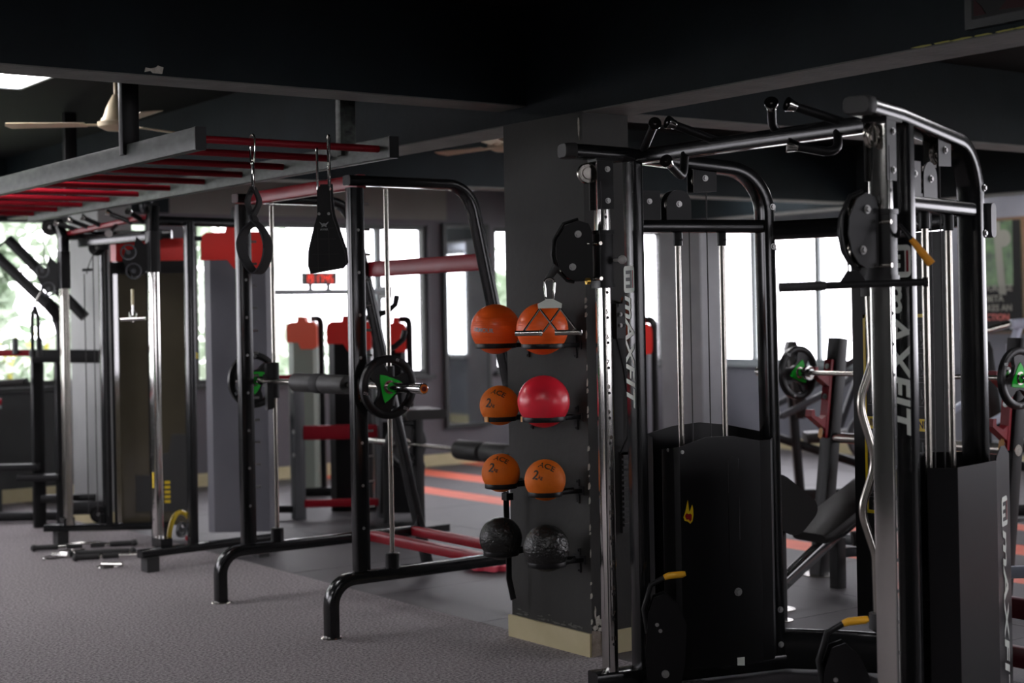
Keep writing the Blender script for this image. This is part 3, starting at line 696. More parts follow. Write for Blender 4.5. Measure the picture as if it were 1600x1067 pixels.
ball(BCX, 5.85, 1.492, .117, BALLO, 'orange gym ball with pale lettering, top row left', prints=[('ARMOUR', .028, -.62, -.05, GREYP, .1)])
ball(BCX, 5.49, 1.492, .117, BALLO, 'orange gym ball behind the chrome V handle, top row right')
ball(BCX, 5.83, 1.135, .093, BALLS, 'orange 2 kg medicine ball left of the red ball', 'medicine_ball', prints=[('2', .060, -.66, .14, INK, .2), ('kg', .022, -.36, .02, INK, .25), ('ACE', .040, -.06, .80, INK, .35)])
ball(BCX, 5.49, 1.165, .118, BALLR, 'large smooth red ball in the second row', 'exercise_ball')
ball(BCX, 5.83, .82, .09, BALLS, 'orange 2 kg medicine ball with a strap hanging below it', 'medicine_ball', prints=[('2', .060, -.56, .30, INK, .2), ('kg', .022, -.26, .16, INK, .25), ('ACE', .040, .05, .95, INK, .35)])
ball(BCX, 5.49, .812, .093, BALLS, 'orange 2 kg medicine ball, third row right, on the pillar face', 'medicine_ball', prints=[('2', .060, -.52, .26, INK, .2), ('kg', .022, -.22, .12, INK, .25), ('ACE', .044, .12, .85, INK, .35)])
def rough_ball(x, y, z, r_, label, seed):
    t = root('slam_ball', label, 'ball', (x, y, z)); b = B().sphere((0, 0, 0), r_, 110); r = random.Random(seed)
    from mathutils import noise
    b.v = [V((x, y, z)) + p * (1 + .0045 * noise.noise(p * 110 + V((seed, 0, 0))) + .004 * noise.noise(p * 190)) for p in b.v]
    part('ball_shell', b, BALLB, t)
rough_ball(BCX, 5.84, .512, .100, 'black textured slam ball, bottom row left, over the hanging strap end', 1)
rough_ball(BCX, 5.49, .505, .105, 'black crinkled slam ball, bottom row right, on the pillar face', 5)
# strap below the left medicine ball
t = root('hanging_strap', 'black webbing strap hanging behind the bottom-left slam ball', 'strap', (4.31, 5.95, .7))
part('webbing', B().sweep([(4.30, 5.93, .715), (4.305, 5.935, .6), (4.31, 5.93, .4), (4.305, 5.925, .30), (4.325, 5.92, .20)], rrect(.032, .006, .002), up=(0, 1, 0)), NEO, t)
part('strap_buckle', B().box((4.285, 5.905, .675), (4.325, 5.945, .71)), BLM, t)
part('strap_hook', B().tube([(4.305, 5.925, .70), (4.305, 5.925, .76), (4.39, 5.925, .77)], .005, 6, up=(0, 1, 0)), STL, t)
# bag-like bands hung on the right face of the pillar
t = root('resistance_strap', 'long black textured strap hung on the narrow right face of the charcoal pillar', 'strap', (4.56, 5.40, 1.6))
part('strap_head', B().box((4.52, 5.35, 1.44), (4.60, 5.398, 1.60)).box((4.53, 5.345, 1.585), (4.61, 5.36, 1.60)), RUB, t)
b = B().sweep([(4.555, 5.375, 1.46), (4.60, 5.375, 1.3), (4.625, 5.375, 1.12), (4.615, 5.375, .98), (4.565, 5.375, .9)], rrect(.05, .01, .003), up=(0, 1, 0))
part('webbing', b, NEO, t)
part('webbing', B().sweep([(4.54, 5.38, 1.46), (4.545, 5.38, 1.2), (4.54, 5.38, .95)], rrect(.055, .012, .003), up=(0, 1, 0)), NEO, t)
b = B()
for i in range(14): b.obox((4.59, 5.372, .9 - i * .024), (1, 0, 0), (0, 0, 1), (0, 1, 0), .075, .014, .026)
b.box((4.55, 5.37, .55), (4.62, 5.39, .92)); part('ribbed_grip', b, RUB, t)
part('wall_hook', B().tube([(4.56, 5.41, 1.61), (4.56, 5.36, 1.60), (4.56, 5.35, 1.63)], .006, 8, up=(1, 0, 0)), STL, t)
b = B()
for i in range(4): b.bolt((4.54 + (i % 2) * .03, 5.345, 1.55 - (i // 2) * .05), (0, -1, 0), .007, .006)
part('rivet', b, STL, t)

# ================================================================= CABLE TRAINER (foreground, two towers toed in towards the back)
TW = {'far': (V((4.07, 4.90, 0)), V((.966, -.259, 0)), V((.259, .966, 0))), 'near': (V((4.07, 3.43, 0)), V((.966, .259, 0)), V((.259, -.966, 0)))}
t = root('cable_trainer', 'large black dual-tower cable trainer with chrome columns in the right foreground', 'gym machine', (4.5, 4.16, 0))
TR = t
def pulley(b, c, ax, R=.045, w_=.022):
    b.lathe([(0, -w_/2), (R*.55, -w_/2), (R*.6, -w_*.25), (R*.9, -w_*.25), (R, -w_/2), (R, -w_*.3), (R*.88, 0), (R, w_*.3), (R, w_/2), (R*.9, w_*.25), (R*.6, w_*.25), (R*.55, w_/2), (0, w_/2)], c, ax, 28)
def logo(b, o, ux, uy, s_, red=None):     # rounded badge with an m cut from bars; ux = reading direction, uy = letter up
    o = V(o); ux = V(ux).normalized(); uy = V(uy).normalized(); n_ = ux.cross(uy)
    poly = []
    for a, c in rrect(s_ * 1.15, s_, s_ * .16, 4): poly.append((a, c))
    b.prism(poly, o, ux, uy, .0012)
def badge(parent, o, ux, uy, s_, light, dark=None):
    o = V(o); ux = V(ux).normalized(); uy = V(uy).normalized(); n_ = ux.cross(uy)
    b = B(); logo(b, o, ux, uy, s_); part('logo_badge', b, light, parent)
    b = B(); m = []
    for k in (-1, 0, 1): b.obox(o + ux * k * s_ * .30 - uy * s_ * .02 + n_ * .001, ux, uy, n_, s_ * .15, s_ * .52, .0014)
    b.obox(o + uy * s_ * .2 + n_ * .001, ux, uy, n_, s_ * .75, s_ * .15, .0014); part('logo_m', b, BLM, parent)
    b = B().obox(o + uy * s_ * .38 + n_ * .001, ux, uy, n_, s_ * .75, s_ * .08, .0014); part('logo_bar', b, RED, parent)
def brand(parent, top, down, up_dir, L, h, mt, sx=1.0):
    """MAXFIT set in a line that runs down the column; letters' up = up_dir"""
    down = V(down).normalized(); up_dir = V(up_dir).normalized(); top = V(top)
    s_ = h * 1.25; badge(parent, top + down * s_ * .6, down, up_dir, s_, mt)
    vs, fs = text_mesh('mAXFIT', 1, .002, .18, 1.02); x0 = min(p.x for p in vs); x1 = max(p.x for p in vs); y0 = min(p.y for p in vs); y1 = max(p.y for p in vs)
    k = (L - s_ * 1.35) / (x1 - x0); ky = h / (y1 - y0); n_ = down.cross(up_dir); b = B(); s0 = top + down * s_ * 1.3
    b.add([s0 + down * (p.x - x0) * k + up_dir * (p.y - (y0 + y1) / 2) * ky + n_ * (.0006 if p.z < 0 else .0014) for p in vs], fs)
    part('brand_lettering', b, mt, parent)
for side in ('far', 'near'):
    F, u, v = TW[side]; far = side == 'far'
    def T(s, vv, z): return F + u * s + v * vv + V((0, 0, z))
    # base runner
    part('base_runner', B().beam([T(-.08, 0, .045), T(.86, 0, .045)], .10, .07, .012), BLK, t)
    part('base_foot', B().beam([T(-.06, 0, .006), T(.05, 0, .006)], .12, .012, .004), RUB, t)
    # main upright, rear upright + bent top tube
    part('front_upright', B().beam([T(.145, 0, .08), T(.145, 0, 2.185)], .10 if True else .05, .05, .008, up=u), BLK, t)
    part('top_arm', B().beam(fillet([T(-.13, 0, 2.225), T(.10, 0, 2.215), T(.74, 0, 2.145), T(.785, 0, 1.98), T(.785, 0, .08)], [.5, .20, .0], 8), .095, .058, .014, up=v.cross(u) if False else (0, 0, 1)) if False else
         B().sweep(fillet([T(-.13, 0, 2.225), T(.10, 0, 2.215), T(.77, 0, 2.15), T(.785, 0, .08)], [.5, .19], 10), rrect(.056, .095, .012), up=v), BLK, t)
    cap = B().sweep([T(-.175, 0, 2.226), T(-.168, 0, 2.226), T(-.15, 0, 2.226), T(-.125, 0, 2.226)], rrect(.062, .104, .02), up=v, scale=[.86, .96, 1, 1])
    part('rubber_end_cap', cap, RUB, t)
    part('mid_bar', B().beam([T(.165, 0, 1.918), T(.765, 0, 1.918)], .075, .055, .014), BLK, t)
    # chrome adjustment column
    cc = part('chrome_column', B().beam([T(.0, 0, .08), T(.0, 0, 2.19)], .072, .044, .004, up=u), CHR, t, 'polished chrome column')
    iv = -v
    b = B()
    nb = B()
    for k in range(1, 19):
        z = 1.965 - .1035 * (k - 1)
        b.cyl(T(.002, -.0365, z - .012), T(.002, -.0355, z - .012), .0065, 12).cyl(T(.002, .0355, z - .012), T(.002, .0365, z - .012), .0065, 12)
        put_text(nb, str(k), .024, T(.0, -.0368, z + .012), u if far else -u, (0, 0, 1), .0008)
    part('adjustment_holes', b, RUB, cc, kind='stuff'); part('hole_numbers', nb, INK, cc, 'black hole numbers')
    # head bracket with pulley above the column
    b = B()
    for sg in (-1, 1): b.obox(T(.0, sg * .040, 2.085), u, v, (0, 0, 1), .072, .005, .20)
    b.obox(T(.02, 0, 2.19), u, v, (0, 0, 1), .12, .09, .012)
    hb = part('head_bracket', b, BLM, t)
    b = B(); pulley(b, T(-.062, 0, 2.135), v, .042); part('pulley_wheel', b, STL, t)
    b = B()
    for z in (2.15, 2.02):
        for sg in (-1, 1): b.bolt(T(.01, sg * .0425, z), v * sg, .009, .008)
    part('bracket_bolts', b, CHR, hb, kind='stuff')
    # carriage on the column
    z0, z1 = (1.665, 1.895) if far else (1.655, 1.885)
    ca = part('carriage_sleeve', B().beam([T(0, 0, z0), T(0, 0, z1)], .09, .062, .006, up=u), BLM, t)
    part('sleeve_rim', B().beam([T(0, 0, z0 - .004), T(0, 0, z0 + .012)], .098, .07, .006, up=u), BLM, ca); part('sleeve_rim', B().beam([T(0, 0, z1 - .012), T(0, 0, z1 + .004)], .098, .07, .006, up=u), BLM, ca)
    # swivel pulley cheek plates
    poly = [(-.045, .09), (-.06, .128), (-.105, .142), (-.155, .12), (-.195, .06), (-.20, 0), (-.185, -.055), (-.15, -.095), (-.11, -.11), (-.045, -.105)]
    PC = T(0, 0, 1.80)
    fw = (u if far else (u * .80 + v * .60 * .0).normalized())
    if far:
        pf = V((.80, -.60, 0)).normalized()           # housing swings a little off the tower's line
        pf = (u * .97 - v * .25).normalized()
    else:
        pf = V((1, .04, 0)).normalized()
    pn = pf.cross(V((0, 0, 1))).normalized()
    PLM = BLM if far else SHRF
    for sg in (-1, 1): 
        pl = part('pulley_cheek', B().prism(poly, PC + pn * sg * .022, pf, (0, 0, 1), .004), BLM, t)
        b = B().bolt(PC + pn * sg * .024 - pf * .105 + V((0, 0, .085)), pn * sg, .011, .010).bolt(PC + pn * sg * .024 - pf * .13 + V((0, 0, -.05)), pn * sg, .011, .010)
        part('bolt_heads', b, CHR, pl)
    b = B(); pulley(b, PC - pf * .115 + V((0, 0, .08)), pn, .046, .024); part('pulley_wheel', b, STL, t)
    b = B(); pulley(b, PC - pf * .135 + V((0, 0, -.055)), pn, .044, .024); part('pulley_wheel', b, STL, t)
    part('cable_guard', B().sweep([PC - pf * .10 + V((0, 0, .148)), PC - pf * .16 + V((0, 0, .128)), PC - pf * .205 + V((0, 0, .06)), PC - pf * .208 + V((0, 0, 0)), PC - pf * .195 + V((0, 0, -.06)), PC - pf * .15 + V((0, 0, -.108)), PC - pf * .12 + V((0, 0, -.112))], rrect(.05, .004, .001), up=(0, 0, 1)) if False else
         B().tube([PC - pf * .10 + V((0, 0, .148)), PC - pf * .16 + V((0, 0, .130)), PC - pf * .205 + V((0, 0, .06)), PC - pf * .210 + V((0, 0, 0)), PC - pf * .195 + V((0, 0, -.06)), PC - pf * .15 + V((0, 0, -.106)), PC - pf * .12 + V((0, 0, -.112))], .007, 8, up=pn), BLM, t)
    # hinge pins between sleeve and cheeks
    for z in (1.845, 1.70):
        part('hinge_pin', B().cyl(PC + V((0, 0, z - 1.80)) - u * .075, PC + V((0, 0, z - 1.80)) + u * .0, .009, 10), STL, t); part('hinge_bolt', B().cyl(T(-.03, -.05, z), T(-.03, .05, z), .008, 10), STL, t)
    if far:
        part('hinge_bushing', B().cyl(T(-.085, -.02, 1.69), T(-.07, -.02, 1.69), .014, 12), BRASS, t)
        k = part('pull_knob', B().sphere(T(.045, -.095, 1.775), .0185, 18).cyl(T(.03, -.03, 1.775), T(.045, -.09, 1.775), .007, 10), mat('pale_grey_knob', (.33, .32, .30), .4), t, 'pale grey ball knob')
    else:
        # angled lever with orange grip
        a0, a1, a2 = T(-.01, .05, 1.80), T(.09, .12, 1.775), T(.115, .17, 1.68)
        lv = part('pop_pin_lever', B().tube([T(.0, .04, 1.80), T(.055, .06, 1.80), T(.075, .07, 1.785)], .008, 8), BLM, t)
        part('lever_grip', B().tube([V((4.10, 3.33, 1.785)), V((4.145, 3.285, 1.70))], .013, 12, up=(1, 0, 0), scale=[.8, 1.15]), ORG, t, 'orange lever grip')
        part('lever_shaft', B().tube([V((4.095, 3.38, 1.80)), V((4.075, 3.355, 1.83)), V((4.10, 3.33, 1.785))], .009, 8, up=(1, 0, 0)), BLM, t)
    # guide rods with collars, cables, guide pulleys, mid boxes
    for s_ in (.35, .56):
        gr = part('guide_rod', B().cyl(T(s_, 0, .12), T(s_, 0, 1.89), .0125, 16), STL, t)
        part('rod_collar', B().cyl(T(s_, 0, 1.835), T(s_, 0, 1.892), .020, 18).cyl(T(s_ + .004, -.02, 1.86), T(s_ + .004, -.027, 1.86), .006, 8), BLM, gr)
    for s_, zt in ((.405, 2.0), (.49, 2.10)): part('steel_cable', B().cyl(T(s_, 0, .6), T(s_, 0, zt), .0028, 8), RUB, t)
    part('steel_cable', B().cyl(T(-.022 - .0, -.042 if far else .042, .1), T(-.022, -.042 if far else .042, 2.1), .0025, 6), RUB, t)
    b = B()
    for sg in (-1, 1): b.obox(T(.205, sg * .03, 2.0), u, v, (0, 0, 1), .10, .004, .13)
    mb = part('guide_box', b, BLM, t); part('bolt_heads', B().bolt(T(.205, -.032, 2.02), -v, .009, .008).bolt(T(.205, .032, 2.02), v, .009, .008), CHR, mb)
    b = B(); pulley(b, T(.205, 0, 2.0), v, .044); part('pulley_wheel', b, BLM, t)
    ch = []
    for i in range(25):
        a = -PI * .02 + PI * 1.04 * i / 24; ch.append((.335 - .335 + .058 * math.cos(a), .012 + .058 * math.sin(a)))
    ch = [(.058, -.075)] + ch + [(-.058, -.075)]
    for sg in (-1, 1):
        gb = part('guide_cheek', B().prism(ch, T(.345, sg * .026, 2.0), u, (0, 0, 1), .004), BLM, t)
        part('bolt_heads', B().bolt(T(.345, sg * .028, 2.01), v * sg, .010, .009), CHR, gb)
    b = B(); pulley(b, T(.345, 0, 2.01), v, .05); part('pulley_wheel', b, STL, t)
    for sg in (-1, 1):
        gb = part('upper_pulley_box', B().prism([(-.055, .05), (.055, .045), (.055, -.05), (-.055, -.055)], T(.47, sg * .028, 2.115), u, (0, 0, 1), .004), BLM, t)
        part('bolt_heads', B().bolt(T(.47, sg * .030, 2.12), v * sg, .010, .009), CHR, gb)
    b = B(); pulley(b, T(.47, 0, 2.115), v, .045); part('pulley_wheel', b, STL, t)
    # bolts on the rear upright
    b = B()
    for z in (2.0, 1.83, .27, .12):
        b.bolt(T(.757, -.028, z), -u, .011, .012); b.bolt(T(.785, .048 if not far else -.048, z), v if not far else -v, .010, .009); b.bolt(T(.813, -.0, z - .01), u, .009, .012)
    part('bolt_heads', b, CHR, t, kind='stuff')
    # weight stack and its two-sided sheet steel shroud
    b = B()
    for k in range(15): b.obox(T(.455, 0, .135 + k * .034), u, v, (0, 0, 1), .30, .10, .031)
    part('weight_stack', b, RUB, t, kind='stuff')
    part('selector_rod', B().cyl(T(.455, 0, .62), T(.455, 0, .80), .012, 12).cyl(T(.455, 0, .6), T(.455, 0, .66), .03, 16), STL, t)
    for sg in (-1, 1):
        prof = [(.235, .045), (.25, .12), (.262, .15), (.64, .15), (.70, .135), (.765, .045)]
        if not far and sg > 0: prof = [(.235, .045), (.28, .135), (.585, .153), (.60, .150), (.80, .118), (.82, .06)]
        N = 6; pts = []
        for i in range(len(prof) - 1):
            for j in range(3): q = j / 3; pts.append((prof[i][0]*(1-q) + prof[i+1][0]*q, prof[i][1]*(1-q) + prof[i+1][1]*q))
        pts.append(prof[-1]); vs = []; fs = []
        n_ = len(pts)
        for off in (0, -.003):
            for (s_, q) in pts:
                zt = (1.03 + .045 * math.sin(PI * max(0, min(1, (s_ - .235) / .53))) if sg * (1 if far else 1) > 0 else .985 + .055 * math.sin(PI * .85 * max(0, min(1, (s_ - .235) / .40)) ** .8))
                if not far and sg > 0: zt = 1.0 if s_ < .59 else .985 + .062 * math.sin(PI * (.12 + .8 * (s_ - .59) / .22))
                vs.append(T(s_, sg * (q + off), .085)); vs.append(T(s_, sg * (q + off), zt))
        for i in range(n_ - 1):
            a, c = 2*i, 2*i + 2; fs.append((a, c, c + 1, a + 1)); a2, c2 = 2*n_ + a, 2*n_ + c; fs.append((a2, a2 + 1, c2 + 1, c2)); fs.append((a + 1, c + 1, c2 + 1, a2 + 1)); fs.append((a, a2, c2, c))
        fs += [(0, 1, 2*n_ + 1, 2*n_), (2*n_ - 2, 4*n_ - 2, 4*n_ - 1, 2*n_ - 1)]
        SHARP[0] = 5; sh = part('stack_shroud', B().add(vs, fs), SHRB, t, 'satin black weight stack shroud'); SHARP[0] = 38
        if far and sg < 0:
            nrm = -v
            def S(s_, z, o_=.0): return T(s_, -.1515 - o_, z)
            part('selector_slot', B().prism([(a, c) for a, c in rrect(.052, .50, .025, 5)], S(.51, .70), u, (0, 0, 1), .0016), SHRB, sh)
            part('slot_edge', B().tube([S(.535, .94), S(.536, .70), S(.535, .60)], .0016, 6).tube([S(.486, .94), S(.485, .80)], .0012, 6), SHRF, sh)
            part('shroud_bolt', B().bolt(S(.522, .385), nrm, .013, .012), CHR, sh)
            part('white_label', B().prism([(-.017, -.016), (.017, -.02), (.017, .016), (-.017, .016)], S(.53, -.0 + .095), u, (0, 0, 1), .0014), WHT, sh)
            o_ = T(.292, -.1525, .73); uu = u
            fl = [(-.019, -.018), (-.013, -.033), (0, -.036), (.012, -.046), (.022, -.036), (.027, -.012), (.0265, .012), (.022, .030), (.014, .012), (.009, .002), (.007, .012), (.002, .052), (-.006, .018), (-.010, .004)]
            part('flame_decal', B().prism(fl, o_, uu, (0, 0, 1), .0016), YEL2, sh)
            part('flame_core', B().prism([(-.013, -.014), (-.006, -.028), (.004, -.028), (.012, -.038), (.018, -.028), (.019, -.01), (.012, -.004), (.004, -.006), (-.004, -.002), (-.009, -.006)], o_ + nrm * .001, uu, (0, 0, 1), .0016), RED, sh)
            part('corner_bolts', B().bolt(T(.243, -.085, .985), -u, .006, .005).bolt(T(.274, -.151, .98), nrm, .006, .005), CHR, sh)
        if not far and sg > 0:
            o_ = T(.735, .1425, .86); fd = (T(.80, .118, 0) - T(.60, .15, 0)).normalized()
            brand(sh, T(.70, .1352, .86), (0, 0, -1), fd, .78, .075, WHT)
    # lettering down the front face of the upright
    brand(t, T(.119, .0 if far else .0, 1.755 if far else 1.775), (0, 0, -1), -v if far else v * 1, .60 if far else .66, .078, WHT)
    # low swivel pulley housing inside the tower, with lever
    L0 = T(.17, -.17, 0) if far else T(.0, -.17, 0)
    ld = V((1, 0, 0))
    body = [(-.075, .0), (.055, .0), (.075, .10), (.085, .26), (.05, .34), (.0, .385), (-.045, .37), (-.07, .30), (-.085, .15)]
    rg = V((.806, -.592, 0)); dn = rg.cross(V((0, 0, 1)))
    for sg in (-1, 1): 
        lh = part('low_pulley_housing', B().prism(body, L0 + dn * sg * .03 + V((0, 0, .03)), rg, (0, 0, 1), .005), SHRB, t)
        part('bolt_heads', B().bolt(L0 + dn * (sg * .033) - rg * .035 + V((0, 0, .29)), dn * sg, .006, .006).bolt(L0 + dn * (sg * .033) - rg * .022 + V((0, 0, .265)), dn * sg, .006, .006).bolt(L0 + dn * sg * .033 - rg * .005 + V((0, 0, .09)), dn * sg, .012, .012), CHR, lh)
    b = B(); pulley(b, L0 + V((0, 0, .31)) - rg * .0, dn, .05); pulley(b, L0 + V((0, 0, .10)) - rg * .02, dn, .045); part('pulley_wheel', b, BLM, t)
    part('swivel_mount', B().beam([L0 + V((0, 0, .02)), T(.15, -.03, .02)], .06, .03, .004), BLM, t)
    lv = part('lever_shaft', B().tube([L0 - rg * .07 + V((0, 0, .25)), L0 - rg * .085 + V((0, 0, .35)), L0 - rg * .055 + V((0, 0, .445)), L0 - rg * .0 + V((0, 0, .475))], .011, 10, up=dn), BLM, t)
    part('lever_grip', B().tube([L0 + V((0, 0, .475)) + rg * .0, L0 + V((0, 0, .482)) + rg * .02, L0 + V((0, 0, .487)) + rg * .075, L0 + V((0, 0, .49)) + rg * .088], .0135, 14, scale=[.85, 1.05, 1, .7]), YEL, lv, 'yellow lever grip')
part('beam_end_cap', B().beam([TW['near'][0] + TW['near'][1] * .84 + TW['near'][2] * .0 + V((0, 0, 1.88)), TW['near'][0] + TW['near'][1] * .84 + TW['near'][2] * .062 + V((0, 0, 1.88))], .05, .13, .02), SHRF, TR)
# joining parts: curved rear beams, multi-grip pull-up bar, instruction board
A_, Bp = V((4.83, 4.70, 0)), V((4.83, 3.63, 0))
def arch(z, bulge, n=12): return [A_ + (Bp - A_) * (i / n) + V((bulge * math.sin(PI * i / n), 0, z)) for i in range(n + 1)]
part('rear_top_beam', B().sweep(arch(1.90, .14), rrect(.06, .08, .015)), BLK, t, 'curved black beam joining the towers at the back')
part('rear_floor_beam', B().sweep(arch(.095, .30), rrect(.06, .17, .015)), BLK, t, 'curved black beam joining the towers at floor level')
bar = part('pull_up_bar', B().beam([(4.215, 4.83, 2.205), (4.215, 3.50, 2.205)], .055, .06, .01), BLK, t)
part('bar_underside', B().box((4.245, 3.52, 2.176), (4.258, 4.81, 2.205)), DRED, bar, 'maroon strip along the pull-up bar')
def grip(path, r_=.0165, m=BLM, tip=None):
    g = part('grip_handle', B().tube(fillet(path, .05, 5), r_, 14, up=(0, 1, .3)), m, bar)
    P1 = V(path[-1]); d = (V(path[-1]) - V(path[-2])).normalized()
    return P1, d
def gtip(P1, d): 
    return part('chrome_grip_tip', B().lathe([(.018, -.008), (.0185, .0), (.026, .024), (.026, .028), (.0, .028)], P1, d, 24).bolt(P1 + d * .028, d, .006, .003), CHR, bar)
for (path) in ([(4.215, 4.80, 2.225), (4.06, 4.555, 2.295)], [(4.215, 4.37, 2.225), (4.03, 4.41, 2.283)],
               [(4.20, 4.53, 2.19), (4.16, 4.50, 2.085), (4.02, 4.43, 2.133)],
               [(4.215, 4.04, 2.22), (4.18, 4.03, 2.25), (4.11, 3.965, 2.302)], [(4.215, 3.72, 2.225), (4.03, 3.78, 2.277)],
               [(4.20, 3.73, 2.19), (4.15, 3.685, 2.105), (4.03, 3.775, 2.135)]):
    P1, d = grip(path); gtip(P1, d)
# instruction board hanging from the rear top beam
bd = part('instruction_board', B().box((5.005, 3.90, .24), (5.02, 4.385, 1.86)), BLM, t, 'tall black board between the towers')
b = B(); y0_, y1_, z0_, z1_ = 3.985, 4.325, .70, 1.53
for q in ((y0_, y1_, z0_, z0_ + .014), (y0_, y1_, z1_ - .014, z1_), (y0_, y0_ + .012, z0_, z1_), (y1_ - .012, y1_, z0_, z1_), (y0_, y1_, 1.055, 1.105)): b.box((5.002, q[0], q[2]), (5.006, q[1], q[3]))
part('yellow_border', b, YEL2, bd)
part('board_title', put_text(B(), 'FUNCTIONAL TRAINER', .042, (5.0015, 4.155, 1.08), (0, -1, 0), (0, 0, 1), .001, sx=.78), INK, bd)
b = B()
for r_i in range(7):
    for c_i in range(5):
        zc = 1.44 - r_i * .118 if r_i < 3 else .99 - (r_i - 3) * .085; yc = 4.285 - c_i * .065
        hh = .10 if r_i < 3 else .07
        for q in ((yc - .027, yc + .027, zc + hh/2 - .002, zc + hh/2), (yc - .027, yc + .027, zc - hh/2, zc - hh/2 + .002), (yc - .027, yc - .025, zc - hh/2, zc + hh/2), (yc + .025, yc + .027, zc - hh/2, zc + hh/2)): b.box((5.0035, q[0], q[2]), (5.0055, q[1], q[3]))
        a = (r_i * 5 + c_i) * 1.3; p = V((5.004, yc, zc - .01))       # small exercise figures
        b.obox(p + V((0, 0, .025)), (1,0,0), (0,1,0), (0,0,1), .002, .009, .01).obox(p + V((0, 0, .005)), (1,0,0), (0,1,.25*math.sin(a)), (0,-.25*math.sin(a),1), .002, .008, .028)
        b.obox(p + V((0, .008*math.sin(a), -.018)), (1,0,0), (0,1,.5), (0,-.5,1), .002, .004, .025).obox(p + V((0, -.012, .012)), (1,0,0), (0,1,math.cos(a)), (0,-math.cos(a),1), .002, .018, .003)
part('exercise_diagrams', b, SHRF, bd, 'grey grid of exercise figures', kind='stuff')
# bar holder at the bottom of the near column
part('bar_holder', B().lathe([(.018, 0), (.018, .055), (.03, .055), (.032, 0), (0, -.02), (0, 0), (.018, 0)], (4.26, 3.64, .42), n=18).obox((4.245, 3.55, .43), (1, 0, 0), (.08, 1, 0), (0, 0, 1), .03, .18, .02), RUB, t)
part('bar_holder', B().lathe([(.017, 0), (.017, .03), (.028, .03), (.028, 0), (.017, 0)], (4.25, 3.645, 1.60), n=18).obox((4.245, 3.55, 1.615), (1, 0, 0), (.08, 1, 0), (0, 0, 1), .02, .17, .02), RUB, t)
# curl bar
t = root('curl_bar', 'steel zigzag curl bar stored upright beside the near chrome column', 'bar', (4.25, 3.64, .43))
part('bent_shaft', B().tube(fillet([(4.25, 3.645, 1.63), (4.255, 3.64, 1.36), (4.213, 3.668, 1.22), (4.25, 3.636, 1.045), (4.25, 3.636, .99), (4.213, 3.668, .84), (4.255, 3.64, .68), (4.26, 3.64, .43)], .16, 7), .0145, 14, up=(0, 1, 0)), STL, t)

# V handle on the far tower
rg = V((.806, -.592, 0)); H0 = V((3.855, 4.985, 1.60)); dn = rg.cross(V((0, 0, 1)))
t = root('row_handle', 'chrome double-grip V row handle clipped to the far cable, in front of the orange ball', 'cable handle', tuple(H0))
PCf = TW['far'][0] + V((0, 0, 1.80)); 
pfx = (TW['far'][1] * .97 - TW['far'][2] * .25).normalized()
cs = PCf - pfx * .19 + V((0, 0, -.045))
part('cable_stop', B().cyl(cs, cs + V((-.012, .02, -.055)) * 1.0 - rg * .02, .019, 14, .013), RUB, t)
part('swivel_link', B().cyl(cs - rg * .02 + V((-.01, .02, -.05)), H0 + V((0, 0, .10)), .007, 10), CHR, t)
b = B(); carabiner(b, H0 + V((0, 0, .105)), .095, .042, .0045, ax=rg); part('carabiner', b, CHR, t)
b = B().prism([(-.048, -.030), (.048, -.030), (.05, -.012), (.012, .008), (-.012, .008), (-.05, -.012)], H0 + V((0, 0, .012)), rg, (0, 0, 1), .012)
part('hinge_plate', b, WHT, t, 'pale plated hinge plate')
for (tx, gx, bx) in ((-.045, -.095, .045), (.045, .095, -.045)):
    pass
zg = -.115
for sgn in (-1, 1):
    g0, g1 = (-.145, -.035) if sgn < 0 else (.018, .128)
    part('link_rod', B().cyl(H0 + rg * (-.042) + V((0, 0, -.02)) + dn * .004 * sgn, H0 + rg * (-.112 if sgn < 0 else .03) + V((0, 0, zg)) + dn * .004 * sgn, .0042, 8), CHR, t)
    part('link_rod', B().cyl(H0 + rg * (.042) + V((0, 0, -.02)) - dn * .004 * sgn, H0 + rg * (-.030 if sgn < 0 else .112) + V((0, 0, zg)) - dn * .004 * sgn, .0042, 8), CHR, t)
    g = part('grip_tube', B().cyl(H0 + rg * g0 + V((0, 0, zg - .004)), H0 + rg * g1 + V((0, 0, zg - .004)), .0115, 18), STL, t)
    part('grip_end', B().lathe([(0, .003), (.006, .003), (.0135, .0), (.0135, -.008), (.011, -.01)], H0 + rg * g1 + V((0, 0, zg - .004)), rg, 18), CHR, g)
# straight bar on the near tower
t = root('lat_bar', 'straight black pull bar with ribbed rubber grip clipped to the near tower', 'cable handle', (3.93, 3.44, 1.64))
e0, e1 = V((3.735, 3.585, 1.632)), V((4.115, 3.295, 1.641)); dr = (e1 - e0).normalized()
part('bar_tube', B().cyl(e0 + dr * .15, e1, .0125, 16).cyl(e1, e1 + dr * .012, .017, 16), BLM, t)
ks = []
pr_ = [(0, 0), (.0155, .0)]
for i in range(11): pr_ += [(.0165, .004 + i * .0135), (.0150, .011 + i * .0135)]
pr_ += [(.0165, .152), (.0125, .155)]
part('ribbed_grip', B().lathe(pr_, e0, dr, 20), RUB, t)
mc = V((3.93, 3.437, 1.655)); part('hanger_plate', B().prism([(-.045, -.012), (.045, -.012), (.018, .028), (-.018, .028)], mc, dr, (0, 0, 1), .012), BLM, t)
b = B(); carabiner(b, mc + V((-.0, 0, .098)), .085, .036, .004, ax=dr); part('carabiner', b, CHR, t)
part('swivel_stub', B().cyl(mc + V((0, 0, .09)), mc + V((.01, -.01, .125)), .010, 12), CHR, t)

